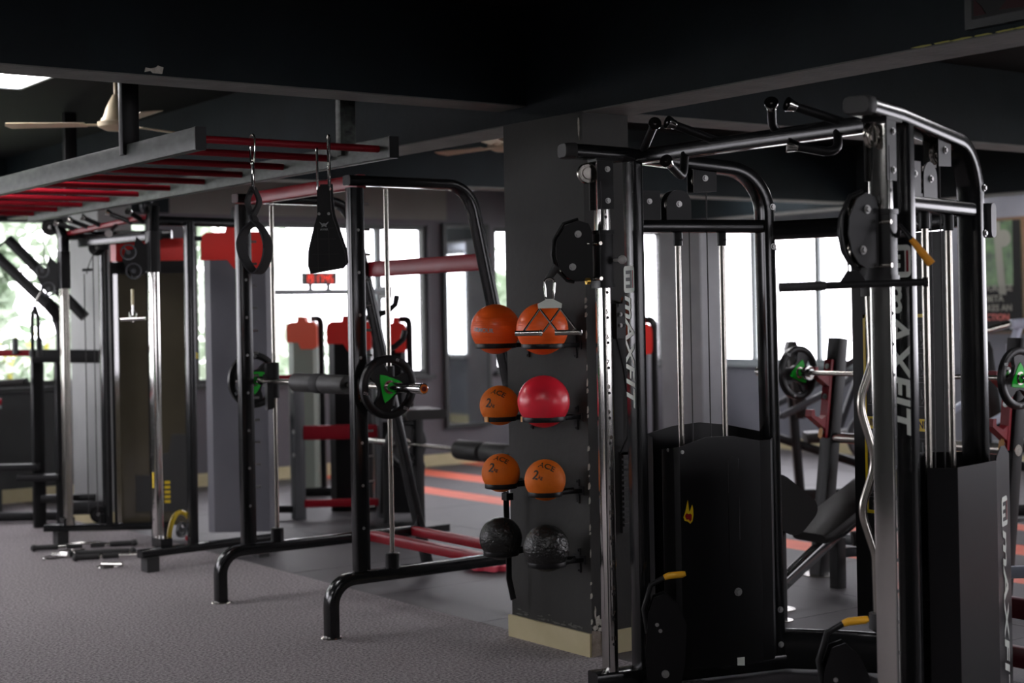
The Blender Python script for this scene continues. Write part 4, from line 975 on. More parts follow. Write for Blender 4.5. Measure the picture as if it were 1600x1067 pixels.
# ================================================================= CABLE CROSSOVER (left middle distance)
def spoked(b, c, ax, R=.06):
    ax = V(ax).normalized(); ux = ax.orthogonal().normalized(); uy = ax.cross(ux); c = V(c)
    b.lathe([(R*.8, -.010), (R, -.012), (R, .012), (R*.8, .010), (R*.8, -.010)], c, ax, 28); b.lathe([(0, -.012), (R*.28, -.012), (R*.28, .012), (0, .012)], c, ax, 16)
    for k in range(3):
        a = k * 2*PI/3 + .5; d = ux * math.cos(a) + uy * math.sin(a); b.obox(c + d * R * .55, d, ax.cross(d), ax, R * .6, R * .22, .014)
def disc(b, c, ax, R=.055): pulley(b, c, ax, R, .024)
t = root('cable_crossover', 'black cable crossover with two chrome columns and tall red-capped shrouds, left middle distance', 'gym machine', (4.1, 9.9, 0))
NV = V((0, 1, 0))
cols = [('near', V((3.95, 9.225, 0)), V((.995, .03, 0)).normalized(), V((3.76, 9.06, 0))), ('far', V((3.86, 10.57, 0)), V((.84, -.54, 0)).normalized(), V((3.76, 10.70, 0)))]
part('floor_runner', B().beam([(3.76, 9.07, .115), (4.72, 9.14, .115)], .075, .05, .01), BLK, t)
part('floor_runner', B().beam([(3.74, 10.71, .115), (4.46, 10.20, .115)], .075, .05, .01), BLK, t)
for (x, y) in ((3.83, 9.075), (4.62, 9.13), (3.83, 10.645), (4.40, 10.245)): part('foot', B().box((x - .04, y - .05, 0), (x + .04, y + .05, .092)), RUB, t)
part('chrome_column', B().beam([(3.95, 9.225, .14), (3.95, 9.225, 2.12)], .072, .05, .004, up=(1, 0, 0)), CHR, t, 'polished chrome column')
part('column_foot', B().obox((3.95, 9.165, .16), (1,0,0), (0,1,0), (0,0,1), .08, .14, .06), BLK, t)
part('column_foot', B().obox((3.86, 10.59, .16), (1,0,0), (0,1,0), (0,0,1), .08, .08, .06), BLK, t)
part('chrome_column', B().beam([(3.86, 10.57, .14), (3.86, 10.57, 1.98)], .072, .05, .004, up=(1, 0, 0)), STL, t, 'dull steel column')
part('column_head', B().beam(fillet([(3.86, 10.57, 1.97), (3.86, 10.57, 2.16), (3.84, 10.60, 2.24), (3.83, 10.61, 2.27)], .04), .085, .06, .01, up=(1, 0, 0)), BLK, t)
part('column_head', B().beam([(3.95, 9.225, 2.11), (3.96, 9.235, 2.29)], .085, .06, .01, up=(1, 0, 0)), BLK, t)
part('hole_row', B().merge(sum_ := B()) if False else (lambda b: [b.cyl((3.95 - .026, 9.225, .3 + i * .103), (3.95 - .0265, 9.225, .3 + i * .103), .006, 10) for i in range(17)] and b)(B()), RUB, t, kind='stuff')
part('front_upright', B().beam([(4.14, 9.12, .13), (4.16, 9.14, 2.19)], .075, .05, .008, up=(1, 0, 0)), BLK, t)
part('front_upright', B().beam([(4.09, 10.42, .13), (4.09, 10.42, 2.19)], .075, .05, .008, up=(1, 0, 0)), BLK, t)
part('top_tube', B().beam([(3.97, 9.24, 2.20), (4.70, 9.30, 2.20)], .06, .05, .01, up=(0, 1, 0)), BLK, t)
part('top_tube', B().beam([(3.86, 10.58, 2.17), (4.50, 10.17, 2.17)], .06, .05, .01, up=(.54, .84, 0)), BLK, t)
part('front_beam', B().beam([(3.97, 10.52, 2.125), (4.09, 9.45, 2.125)], .05, .07, .008), BLK, t)
gb = part('pull_up_bar', B().beam([(3.90, 10.56, 2.19), (3.97, 9.28, 2.235)], .05, .035, .01), RED, t, 'red painted pull-up bar')
for i, (yy, dz, ex) in enumerate(((10.42, .045, -.06), (10.2, .05, -.05), (10.0, .055, -.04), (9.78, -.06, .14), (9.55, .06, -.1), (9.4, .05, .06))):
    xx = 3.9 + (10.56 - yy) * .055; g = part('grip_handle', B().cyl((xx, yy, 2.205), (xx - .11, yy - ex, 2.205 + dz), .016, 12), BLM, gb)
    part('chrome_grip_tip', B().lathe([(.017, -.002), (.026, .028), (0, .028)], (xx - .11, yy - ex, 2.205 + dz), V((-.11, -ex, dz)), 16), CHR, gb)
for (c, ax, sp, nm) in (((3.80, 10.66, 2.235), (.4, .9, 0), 0, 'a'), ((4.02, 10.35, 2.08), (.4, .9, 0), 0, 'b'), ((3.93, 9.27, 2.30), (.5, -.8, 0), 1, 'c'), ((4.22, 9.26, 2.09), (.5, -.8, 0), 1, 'd'), ((4.62, 9.38, 2.26), (.5, -.8, 0), 1, 'e'), ((4.03, 10.44, .21), (.4, .9, 0), 0, 'f')):
    b = B(); (spoked if sp else disc)(b, c, ax, .058); pw = part('pulley_wheel', b, DGR if sp else BLM, t)
    part('pulley_bracket', B().obox(V(c) + V((.035, -.01, 0 if nm != 'f' else -.03)), (1, 0, 0), (0, 1, 0), (0, 0, 1), .07, .05, .03 if nm != 'f' else .07), BLM, pw)
    part('axle_bolt', B().bolt(V(c) - V(ax).normalized() * .012 * (1 if sp == 0 else -1), -V(ax) if sp == 0 else V(ax), .01, .008), STL, pw)
for (x, y, z0, z1) in ((3.765, 10.69, 1.98, 2.25), (3.97, 10.47, .22, 1.9), (3.985, 10.34, .2, 2.05), (4.07, 10.36, .2, 2.05)):
    part('steel_cable', B().cyl((x, y, z0), (x, y, z1), .004, 6), RUB, t)
part('steel_cable', B().tube(bez((3.98, 10.45, 1.9), (3.99, 10.4, 2.05), (4.02, 10.25, 2.1), (4.05, 10.1, 2.16)), .004, 6), RUB, t)
def carriage(c, sw, discs, z):
    ca = part('carriage_sleeve', B().beam([(c[0], c[1], z - .13), (c[0], c[1], z + .13)], .09, .068, .006, up=(1, 0, 0)), BLM, t)
    poly = [(.0, .10), (-.05, .07), (-.10, .12), (-.12, .04), (-.17, .03), (-.19, -.03), (-.16, -.09), (-.12, -.14), (-.06, -.12), (0, -.06)]
    d = V(sw).normalized(); n_ = d.cross(V((0, 0, 1)))
    part('swivel_cheek', B().prism(poly, V((c[0], c[1], z - .02)), -d, (0, 0, 1), .016), BLM, ca)
    for (a, h) in discs:
        b = B(); (spoked)(b, V((c[0], c[1], z)) + d * a + V((0, 0, h)), n_, .052); part('pulley_wheel', b, DGR, ca)
carriage((3.86, 10.57), (-.7, .55, 0), ((.15, .0), (.11, -.13)), 1.93)
carriage((3.95, 9.225), (-.75, .35, 0), ((.15, .0), (.12, -.12)), 2.0)
part('pull_pin', B().cyl((3.98, 10.52, 1.93), (4.02, 10.46, 1.93), .010, 8), BLM, t)
def tall_shroud(c, wd, w_, dp, zt, body, cap, capz, label, cut=True, z0=.10):
    """a full-height shroud standing with its face towards n = z x wd"""
    c = V(c); wd = V(wd).normalized(); n_ = wd.cross(V((0, 0, 1))); ch = .05
    prof = [(-w_/2, -dp/2), (-w_/2, dp/2 - ch), (-w_/2 + ch, dp/2), (w_/2 - ch * .6, dp/2), (w_/2, dp/2 - ch * .6), (w_/2, -dp/2)]
    def ext(z_lo, z_hi, m, nm, grow=0, lb=None, par=t):
        vs = []; k = len(prof)
        for z in (z_lo, z_hi):
            for a, q in prof: vs.append(c + wd * (a + (grow if a > 0 else -grow)) + n_ * (q + (grow if q > 0 else -grow)) + V((0, 0, z)))
        return part(nm, B().add(vs, [tuple(range(k))[::-1], tuple(range(k, 2*k))] + [(i, (i+1) % k, k + (i+1) % k, k + i) for i in range(k)]), m, par, lb)
    sh = ext(z0, capz, body, 'stack_shroud', 0, label)
    if not cut:
        ext(capz, zt, cap, 'shroud_cap', .006, 'red plastic cap'); return sh
    ext(capz, zt - .05, body, 'shroud_neck', -.01)
    h = w_ / 2 + .008; rr = .055; P = [(-h, capz - .01)]
    for k in range(6): a = PI - PI / 2 * k / 5; P.append((-h + rr + rr * math.cos(a), zt - rr + rr * math.sin(a)))
    P += [(-h * .30, zt), (-h * .24, zt + .045), (h * .24, zt + .045), (h * .30, zt)]
    for k in range(6): a = PI / 2 - PI / 2 * k / 5; P.append((h - rr + rr * math.cos(a), zt - rr + rr * math.sin(a)))
    P += [(h, capz - .05), (h * .8, capz - .07), (-h * .05, capz - .07), (-h * .25, capz - .01)]
    part('shroud_cap', B().prism(P, c, wd, (0, 0, 1), dp + .03), cap, t, 'red plastic cap')
    return sh
wv = V((.82, -.57, 0))
tall_shroud((4.78, 9.70, 0), wv, .46, .20, 2.16, SHRG, REDCAP, 1.98, 'tall grey steel weight shroud')
sh = tall_shroud((4.46, 10.45, 0), wv, .55, .16, 2.15, SMOKE, REDCAP, 1.99, 'smoked bronze acrylic weight shroud', cut=False)
nf = wv.cross(V((0, 0, 1))); fc = V((4.46, 10.45, 0)) + nf * .085
for k, (a0, a1) in enumerate(((-.275, -.255), (-.02, .0), (.255, .275))): part('edge_strip', B().prism([(a0, .1), (a1, .1), (a1, 1.99), (a0, 1.99)], fc, wv, (0, 0, 1), .008), BLM, sh)
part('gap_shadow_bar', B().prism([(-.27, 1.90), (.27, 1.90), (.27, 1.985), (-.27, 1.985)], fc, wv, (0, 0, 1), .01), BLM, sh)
part('stack_panel', B().prism([(-.12, .2), (.25, .2), (.25, .75), (.14, .75), (.12, .62), (.02, .60), (.02, .46), (-.12, .46)], fc, wv, (0, 0, 1), .012), RUB, sh, 'dark stack showing behind the acrylic')
b = B()
for i in range(5): b.prism([(.085, .26 + i * .034), (.125, .26 + i * .034), (.125, .28 + i * .034), (.085, .28 + i * .034)], fc + nf * .004, wv, (0, 0, 1), .008)
part('yellow_plate_numbers', b, YEL2, sh, kind='stuff')
part('round_guard', B().tube(bez((4.02, 9.22, .16), (4.05, 9.24, .42), (4.22, 9.30, .34), (4.24, 9.30, .14)), .016, 8), YEL2, t, 'yellow curved guard')
b = B(); spoked(b, (4.10, 9.20, .22), (.5, -.8, 0), .05); part('pulley_wheel', b, DGR, t)
part('red_catch', B().obox((4.17, 9.22, .16), (1,0,0), (0,1,0), (0,0,1), .06, .04, .03), RED, t)
part('yellow_label', B().prism([(-.012, -.05), (.012, -.05), (.012, .05), (-.012, .05)], (3.924, 9.225, .55), (0, -1, 0), (0, 0, 1), .002), YEL2, t)
b = B().prism([(-.02, -.02), (.02, -.02), (.02, .012), (0, .03), (-.02, .012)], (4.245, 9.264, 1.33), (1, 0, 0), (0, 0, 1), .002); part('yellow_sticker', b, YEL2, t)
# attachments hanging on it
t = root('triceps_rope', 'black braided rope attachment hanging by the far left window', 'cable handle', (3.73, 10.80, 1.76))
part('snap_hook', B().cyl((3.77, 10.72, 1.82), (3.735, 10.80, 1.71), .008, 8).tube([(3.735, 10.80, 1.71), (3.72, 10.82, 1.69), (3.735, 10.83, 1.67), (3.745, 10.81, 1.69)], .006, 6), CHR, t)
for sg in (-1, 1):
    b = B(); P = []
    for i in range(40): f = i / 39; P.append(V((3.735 + sg * .018 * min(1, f * 4) + .0, 10.815 - sg * .012 * min(1, f * 4), 1.68 - f * .33)))
    for ph in (0, 2.1, 4.2): b.tube([p + V((.007 * math.cos(i * .8 + ph), .007 * math.sin(i * .8 + ph), 0)) for i, p in enumerate(P)], .0075, 6, up=(1, 0, 0))
    part('braided_strand', b, NEO, t, kind='stuff')
    part('rope_stopper', B().lathe([(0, -.03), (.022, -.028), (.025, 0), (.02, .02), (0, .022)], P[-1], n=16), RUB, t)
t = root('small_chrome_handle', 'small chrome handle hanging from a pale link in front of the smoked shroud', 'cable handle', (3.85, 9.33, 1.76))
part('pale_link', B().beam([(3.85, 9.325, 1.765), (3.85, 9.325, 1.665)], .022, .014, .004, up=(1, 0, 0)), CREAM, t)
part('chain_link', B().tube([(3.85, 9.325, 1.68), (3.85, 9.32, 1.60)], .006, 8, up=(1, 0, 0)), CHR, t)
b = B(); carabiner(b, (3.85, 9.325, 1.63), .07, .045, .005, ax=(.8, -.6, 0)); part('snap_hook', b, CHR, t)
part('handle_bar', B().cyl((3.785, 9.365, 1.572), (3.915, 9.28, 1.578), .012, 12), CHR, t)

# bars and handles lying on the carpet
def floor_bar(a, c, label, knob=True, grips=((0, .3), (.7, 1.0)), mid=None, tilt=.018):
    a = V(a); c = V(c); d = c - a; t_ = root('floor_bar', label, 'cable handle', tuple((a + c) / 2), None)
    pts = [a, a + d * .3, a + d * .36 + V((0, 0, .012)), a + d * .5 + V((0, 0, .016)), a + d * .64 + V((0, 0, .012)), a + d * .7, c] if mid is None else [a, c]
    part('bar_tube', B().tube(pts, .0125, 12), CHR, t_)
    for (g0, g1) in grips: part('rubber_grip', B().cyl(a + d * g0, a + d * g1, .018, 14), RUB, t_)
    for e, s_ in ((a, -1), (c, 1)): part('end_knob', B().sphere(e + d.normalized() * s_ * .004, .024, 14), RUB, t_)
    return t_
floor_bar((3.56, 10.41, .025), (4.17, 10.16, .025), 'longest black-gripped chrome bar on the carpet, at the back of the heap', grips=((0, .24), (.32, .48), (.56, .7), (.76, 1)))
floor_bar((3.62, 9.78, .025), (4.08, 9.62, .025), 'black-gripped bar at the front of the carpet heap, reaching the chrome column', grips=((.0, .30), (.34, .55)), mid=1)
floor_bar((3.66, 9.98, .025), (4.02, 9.82, .025), 'short ribbed black bar in the middle of the carpet heap', grips=((.05, .95),), mid=1)
def stirrup(loc, rot, label):
    t_ = root('stirrup_handle', label, 'cable handle', (0, 0, 0), None)
    part('bent_rod', B().tube(fillet([(-.06, 0, .012), (-.055, .10, .012), (0, .15, .014), (.055, .10, .012), (.06, 0, .012)], .03, 4), .006, 8), CHR, t_)
    part('grip_tube', B().cyl((-.07, 0, .016), (.07, 0, .016), .015, 14), CHR, t_); t_.location = loc; t_.rotation_euler = (0, 0, rot)
stirrup((3.60, 10.02, 0), 2.0, 'chrome stirrup handle lying left of the floor bars')
stirrup((3.72, 9.42, 0), 2.3, 'bright chrome stirrup handle lying nearest the black foot of the crossover')
stirrup((3.74, 10.10, 0), .4, 'chrome handle half hidden among the floor bars')

# ================================================================= LEFT EDGE: PLATE-LOADED PRESS AGAINST THE WINDOW
t = root('plate_press_machine', 'black plate-loaded press with slanted arms standing before the far left window', 'gym machine', (3.95, 11.55, 0))
part('post', B().beam([(4.02, 11.62, 0), (4.02, 11.62, 1.31)], .06, .09, .008, up=(1, 0, 0)), BLM, t)
part('post', B().beam([(4.13, 11.40, 0), (4.13, 11.40, 1.31)], .06, .10, .008, up=(1, 0, 0)), BLM, t)
part('top_beam', B().beam([(3.95, 11.50, 1.315), (4.36, 11.22, 1.30)], .06, .10, .008), BLM, t)
part('red_rail', B().beam([(2.9, 12.25, 1.36), (4.02, 11.50, 1.335)], .05, .05, .008), RED, t)
part('slanted_arm', B().beam([(3.81, 11.60, 2.2), (4.27, 11.26, 1.60)], .075, .075, .02), BLM, t, 'slanted arm with end cap')
part('thin_lever', B().tube([(3.5, 11.82, 2.15), (3.76, 11.64, 2.15), (3.80, 11.60, 2.19)], .009, 8), BLM, t)
part('slanted_arm', B().beam(fillet([(3.55, 11.78, 2.30), (4.04, 11.42, 1.70), (4.13, 11.39, 1.58), (4.13, 11.39, 1.31)], .06), .06, .075, .015), BLM, t)
part('gusset_plate', B().prism([(-.12, .16), (.03, .02), (.035, -.30), (.0, -.30), (-.04, -.12)], (4.12, 11.38, 1.64), (.8, -.6, 0), (0, 0, 1), .012), BLM, t)
for (x, y) in ((3.84, 11.57), (3.99, 11.47)): part('weight_horn', B().cyl((x, y, 1.33), (x, y, 1.45), .022, 14), DGR, t)
part('shelf_plate', B().beam([(3.84, 11.56, .395), (4.10, 11.38, .395)], .10, .05, .006), BLM, t)
part('shelf_plate', B().beam([(3.2, 12.05, .47), (4.0, 11.55, .47)], .10, .05, .006), BLM, t)
part('base_rail', B().beam([(3.4, 12.4, .05), (4.25, 11.84, .05)], .08, .07, .008), BLM, t)
part('base_rail', B().beam([(4.02, 11.62, .22), (4.36, 11.36, .22)], .05, .06, .008), BLM, t)
part('low_bar', B().beam([(4.14, 11.36, .16), (4.36, 11.2, .16)], .05, .10, .006), BLM, t)
part('seat_pad', B().beam([(3.62, 11.80, 1.10), (3.92, 11.58, 1.12)], .14, .05, .02), VIN, t)
t = root('equipment_cabinet', 'low dark cabinet under the far left window', 'cabinet', (2.4, 12.9, 0))
part('body', B().box((.6, 12.75, 0), (4.1, 13.3, .86)), WALLD, t); part('red_top_rail', B().beam([(.6, 12.74, .92), (4.1, 12.74, .92)], .05, .05, .008), RED, t); part('pale_ledge', B().box((.6, 12.72, .86), (4.1, 13.3, .885)), FRAMEG, t)
# wide black box on the pillar face
# ================================================================= MIDDLE DISTANCE
def stack_tower(name, label, c, wd, w_, dp, zt, body, capm, grp, facet=BLM):
    tt = root(name, label, 'gym machine', tuple(c), grp)
    global t; old = t; t = tt
    tall_shroud(c, wd, w_, dp, zt - .03, body, capm, zt - .20, None, z0=.08)
    c = V(c); part('base_frame', B().beam([c + V(wd).normalized() * -w_/2 + V((0, 0, .04)), c + V(wd).normalized() * (w_/2 + .1) + V((0, 0, .04))], .10, .07, .01), BLM, tt)
    wdn = V(wd).normalized(); n0 = wdn.cross(V((0, 0, 1))); part('side_frame', B().beam(fillet([c + wdn * (w_/2 + .035) + V((0, 0, .07)), c + wdn * (w_/2 + .035) + V((0, 0, zt - .01)), c + wdn * (w_*.35) + n0 * -.09 + V((0, 0, zt - .005))], .08), .05, .07, .01, up=wdn.cross(V((0, 0, 1)))), facet, tt)
    t = old; return tt
stack_tower('stack_tower', 'sage grey stack tower with a red cap, left of its pair by the middle window', (6.51, 11.97, 0), wv, .25, .22, 1.56, SHRGN, REDCAP2, 'red-capped towers')
stack_tower('stack_tower', 'dark weight stack tower with a red cap, right of its pair behind the smith post', (6.29, 10.78, 0), wv, .34, .24, 1.56, SHRB, REDCAP, 'red-capped towers')
stack_tower('stack_tower', 'black rounded stack tower with a sliver of red cap just right of the smith post', (6.62, 10.60, 0), wv, .14, .2, 1.54, SHRB, REDCAP, 'red-capped towers')
stack_tower('stack_tower', 'tower with a red cap glimpsed just right of the far trainer upright', (7.93, 9.10, 0), wv, .14, .2, 1.5, SHRG, REDCAP, 'red-capped towers')
t = root('red_barred_frame', 'dark machine frame with red cross tubes behind the smith machine', 'gym machine', (5.9, 10.5, 0))
part('post', B().beam([(5.71, 10.62, 0), (5.71, 10.62, 1.12)], .09, .09, .01, up=(1, 0, 0)), DGR, t)
part('post', B().beam([(6.25, 10.24, 0), (6.25, 10.24, 1.12)], .09, .09, .01, up=(1, 0, 0)), DGR, t)
part('cross_tube', B().beam([(5.75, 10.59, .67), (6.22, 10.26, .67)], .05, .11, .01), RED, t)
part('cross_tube', B().beam([(5.75, 10.59, .12), (6.22, 10.26, .12)], .05, .06, .01), RED, t)
part('cross_tube', B().beam([(5.45, 10.72, 1.10), (5.72, 10.60, 1.10)], .05, .05, .01), RED, t)
part('seat_pad', B().beam([(5.30, 10.85, .80), (5.55, 10.70, .80)], .25, .05, .02), VIN, t)
part('base_rail', B().beam([(5.35, 10.95, .08), (5.72, 10.62, .08)], .06, .06, .01), BLM, t)
b = B()
for z in (1.0, .68, .5): b.bolt((5.665, 10.60, z), (-1, 0, 0), .014, .01)
part('bolt_heads', b, STL, t, kind='stuff')
# clock on the rail before the window
t = root('window_rail', 'slim grey rail with black ends across the middle window, carrying the red clock', 'rail', (7.3, 13.25, 1.81))
part('rail_bar', B().beam([(6.86, 13.28, 1.815), (8.2, 13.28, 1.815)], .04, .055, .01), FRAMEG, t)
for x in (6.84, 8.2): part('rail_end', B().box((x - .03, 13.24, 1.74), (x + .03, 13.42, 1.87)), FRAME, t)
t = root('led_clock', 'red digit LED clock standing on the rail before the middle window', 'clock', (7.41, 13.28, 1.85))
part('clock_case', B().box((7.23, 13.26, 1.885), (7.60, 13.31, 2.005)), FRAME, t); part('clock_stand', B().box((7.30, 13.27, 1.842), (7.33, 13.30, 1.886)).box((7.50, 13.27, 1.842), (7.53, 13.30, 1.886)), FRAME, t, kind='stuff')
SEG = {'0': 'abcdef', '1': 'bc', '3': 'abgcd', '4': 'fgbc', '5': 'afgcd', '7': 'abc', '9': 'abfgcd'}
b = B(); x = 7.262
def seg(x, s_):
    W, H2, T_ = .030, .036, .0085
    Q = {'a': (0, H2, W, T_), 'g': (0, 0, W, T_), 'd': (0, -H2, W, T_), 'f': (-W/2, H2/2, T_, H2), 'b': (W/2, H2/2, T_, H2), 'e': (-W/2, -H2/2, T_, H2), 'c': (W/2, -H2/2, T_, H2)}
    for k in SEG[s_]: dx, dz, w_, h_ = Q[k]; b.obox((x + dx, 13.257, 1.945 + dz), (1,0,0), (0,1,0), (0,0,1), w_, .006, h_)
for ch_ in '19:17:45':
    if ch_ == ':':
        for dz in (-.016, .016): b.obox((x - .012, 13.257, 1.945 + dz), (1,0,0), (0,1,0), (0,0,1), .008, .006, .008)
        x += .012
    else: seg(x, ch_); x += .050
part('red_digits', b, GLOWRED, t, kind='stuff')
# low barbell with foam pads
BZ2 = .645
t = root('padded_barbell', 'low barbell with two black foam pads, between the smith machine and the ball pillar', 'barbell', (5.92, 9.0, BZ2))
part('bar_shaft', B().cyl((5.90, 7.9, BZ2), (5.90, 9.6, BZ2), .014, 12), STL, t)
part('bar_sleeve', B().cyl((5.90, 9.5, BZ2), (5.90, 9.86, BZ2), .025, 16), CHR, t); part('bar_sleeve', B().cyl((5.90, 7.45, BZ2), (5.90, 7.9, BZ2), .025, 16), CHR, t)
for y0_ in (8.52, 8.20): part('foam_pad', B().lathe([(.015, -.14), (.062, -.14), (.068, -.13), (.068, .13), (.062, .14), (.015, .14)], (5.90, y0_ + .02, BZ2), (0, 1, 0), 24), FOAM, t)
pb = plate('black plate on the far end of the low padded barbell', R=.17, accent=None, txt=None); pb.location = (5.90, 9.35, BZ2)
t = root('hip_thrust_bench', 'dark low bench with a pale-lit pad behind the smith machine rear leg', 'bench', (5.9, 9.55, 0))
part('pad', B().beam([(5.95, 9.15, .86), (6.05, 9.50, .86)], .30, .07, .025), VIN, t)
part('post', B().beam([(6.0, 9.35, .05), (6.0, 9.35, .83)], .07, .07, .01, up=(1, 0, 0)), BLM, t)
part('base_plate', B().box((5.75, 9.25, 0), (6.2, 9.75, .05)), BLM, t)
part('side_plate', B().prism([(-.18, .1), (.12, .1), (.16, .45), (.05, .78), (-.15, .78)], (6.10, 9.70, 0), (.8, -.6, 0), (0, 0, 1), .05), BLM, t)
part('bar_cradle', B().beam([(5.90, 9.62, .04), (5.90, 9.62, .62)], .05, .05, .01, up=(1, 0, 0)), BLM, t)
# pink foam piece
t = root('foam_disc', 'pink scalloped foam piece lying on the rubber floor beside the pillar foot', 'foam piece', (5.43, 7.72, 0))
pts = []
for i in range(48): a = 2*PI*i/48; rr = .115 + .012 * math.cos(9 * a); pts.append((rr * math.cos(a), rr * math.sin(a) * 1.6))
part('foam_body', B().prism(pts, (5.43, 7.72, .022), (1, 0, 0), (0, 1, 0), .03), PINK, t)
b = B()
for i in range(9): a = 2*PI*i/9; b.lathe([(0, .006), (.018, .004), (.02, 0)], (5.43 + .09 * math.cos(a), 7.72 + .145 * math.sin(a), .037), n=12)
part('foam_nubs', b, PINK, t, kind='stuff')

# ================================================================= RIGHT BACKGROUND: BENCH STATION WITH LOADED BARBELL
t = root('bench_press_station', 'dark bench press uprights with red bar hooks behind the cable trainer', 'gym machine', (6.8, 5.6, 0))
for yy in (6.2, 4.95):
    up_ = part('upright', B().beam([(6.75, yy, 0), (6.95, yy, 1.38)], .09, .085, .01, up=(1, 0, 0)), BLM, t)
    part('floor_plate', B().lathe([(0, 0), (.10, 0), (.10, .008), (0, .008)], (6.75, yy, 0), n=24), STL, up_)
    n1 = V((-1, 0, .145)).normalized(); upv = V((.143, 0, .99)).normalized()
    o_ = V((6.915, yy, 1.15)) + n1 * .05
    hk = part('hook_strip', B().obox(o_ - upv * .13 + n1 * .01, upv, (0, 1, 0), n1, .46, .055, .02), RED, t)
    for dz in (0.05, -.20):
        part('bar_hook', B().prism([(0, -.06), (.05, -.03), (.13, .02), (.13, .06), (.105, .06), (.10, .025), (.04, .0), (0, .02)], o_ + upv * (dz - .05) + n1 * .02, (-1, 0, 0), upv, .05), RED, t)
    part('bolt_heads', B().bolt(o_ + n1 * .022 + upv * .06, n1, .012, .008).bolt(o_ + n1 * .022 - upv * .12, n1, .012, .008).bolt(o_ + n1 * .022 - upv * .33, n1, .012, .008), STL, hk)
    part('flame_decal', B().prism([(-.015, -.04), (0, -.05), (.015, -.04), (.018, .0), (.01, .02), (.006, .0), (0, .045), (-.006, .0), (-.014, .01)], V((6.83, yy, .84)) + n1 * .046, (0, -1, 0), upv, .002), ORG, up_)
part('cross_rail', B().cyl((6.86, 4.9, .80), (6.86, 6.15, .80), .03, 14), STL, t)
part('cross_rail', B().beam([(6.82, 4.98, .22), (6.82, 6.16, .22)], .06, .06, .01), DGR, t, 'dark lower cross rail')
part('cross_rail', B().beam([(6.6, 4.4, .06), (6.6, 6.16, .06)], .06, .06, .01), BLUEW, t) if False else None
part('red_collar', B().obox((6.86, 6.13, .36), (1,0,0), (0,1,0), (0,0,1), .06, .05, .12), RED, t)
BX3, BZ3 = 6.70, 1.185
t = root('olympic_barbell', 'steel barbell racked on the red hooks behind the cable trainer', 'barbell', (BX3, 5.5, BZ3))
part('bar_shaft', B().cyl((BX3, 4.85, BZ3), (BX3, 6.2, BZ3), .014, 12), STL, t)
for a, c in ((6.18, 6.62), (4.40, 4.87)): part('bar_sleeve', B().cyl((BX3, a, BZ3), (BX3, c, BZ3), .025, 16), CHR, t)
for yy in (6.21, 4.84): part('sleeve_collar', B().cyl((BX3, yy - .012, BZ3), (BX3, yy + .012, BZ3), .042, 20), CHR, t)
q = dup(p1, (BX3, 6.29, BZ3), (0, math.radians(20), 0), 'green-centred plate on the far end of the racked barbell, left of the red hooks')
q = dup(p1, (BX3, 4.78, BZ3), (0, math.radians(2), 0), 'green-centred plate on the near end of the racked barbell, at the right edge')
t = root('incline_bench', 'black inclined bench with a slanted frame rail in front of the barbell uprights', 'bench', (6.6, 6.0, 0))
c0, c1 = V((6.27, 5.83, .31)), V((7.05, 5.86, .64)); d = (c1 - c0).normalized(); sd = V((.12, -.99, 0)).normalized()
upp = sd.cross(d).normalized(); upp = upp if upp.z > 0 else -upp
part('back_pad', B().sweep([c0, c0 + d * .03, c1 - d * .03, c1], rrect(.28, .065, .025), up=upp, scale=[.85, 1, 1, .85]), VIN, t)
part('frame_rail', B().beam([V((5.80, 5.60, .13)), V((6.45, 5.84, .28)), V((6.95, 5.86, .50))], .06, .07, .012), BLK, t)
part('support_leg', B().beam([(6.52, 5.85, 0), (6.52, 5.85, .28)], .07, .07, .01, up=(1, 0, 0)), BLM, t)
part('roller_pad', B().cyl((6.70, 5.90, .25), (6.88, 5.76, .27), .042, 20), VIN, t)
part('stabiliser', B().beam([(6.64, 5.95, .17), (7.1, 5.62, .19)], .05, .05, .01), DGR, t)
part('floor_plate', B().lathe([(0, 0), (.08, 0), (.08, .007), (0, .007)], (5.82, 5.62, 0), n=24), STL, t)
part('front_leg', B().beam([(5.82, 5.62, 0), (5.82, 5.62, .12)], .05, .05, .01, up=(1, 0, 0)), BLM, t)
t = root('rounded_seat_pad_bench', 'tilted black seat pad with rounded corners just right of the far trainer tower', 'bench', (5.6, 5.35, 0))
ux = V((.70, -.55, -.42)).normalized(); uy = V((.30, -.1, .95)); uy = (uy - ux * uy.dot(ux)).normalized()
pp = [(a, c) for a, c in rrect(.30, .22, .07, 6)]
ux2 = V((.62, -.45, -.64)).normalized(); uy2 = V((.5, -.3, .8)); uy2 = (uy2 - ux2 * uy2.dot(ux2)).normalized()
pad = part('seat_pad', B().prism(pp, (5.63, 5.39, .585), ux2, uy2, .06), VIN, t)
b = B()
for (a, c) in ((-.06, .03), (-.02, .04), (.04, -.05)): b.bolt(V((5.63, 5.39, .585)) + ux2 * a + uy2 * c - ux2.cross(uy2) * .03, -ux2.cross(uy2), .012, .006)
part('bolt_heads', b, STL, pad)
part('pad_post', B().beam([(5.62, 5.42, .0), (5.62, 5.42, .50)], .05, .05, .01, up=(1, 0, 0)), BLM, t)
part('floor_plate', B().lathe([(0, 0), (.06, 0), (.06, .006), (0, .006)], (5.62, 5.42, 0), n=24), STL, t)
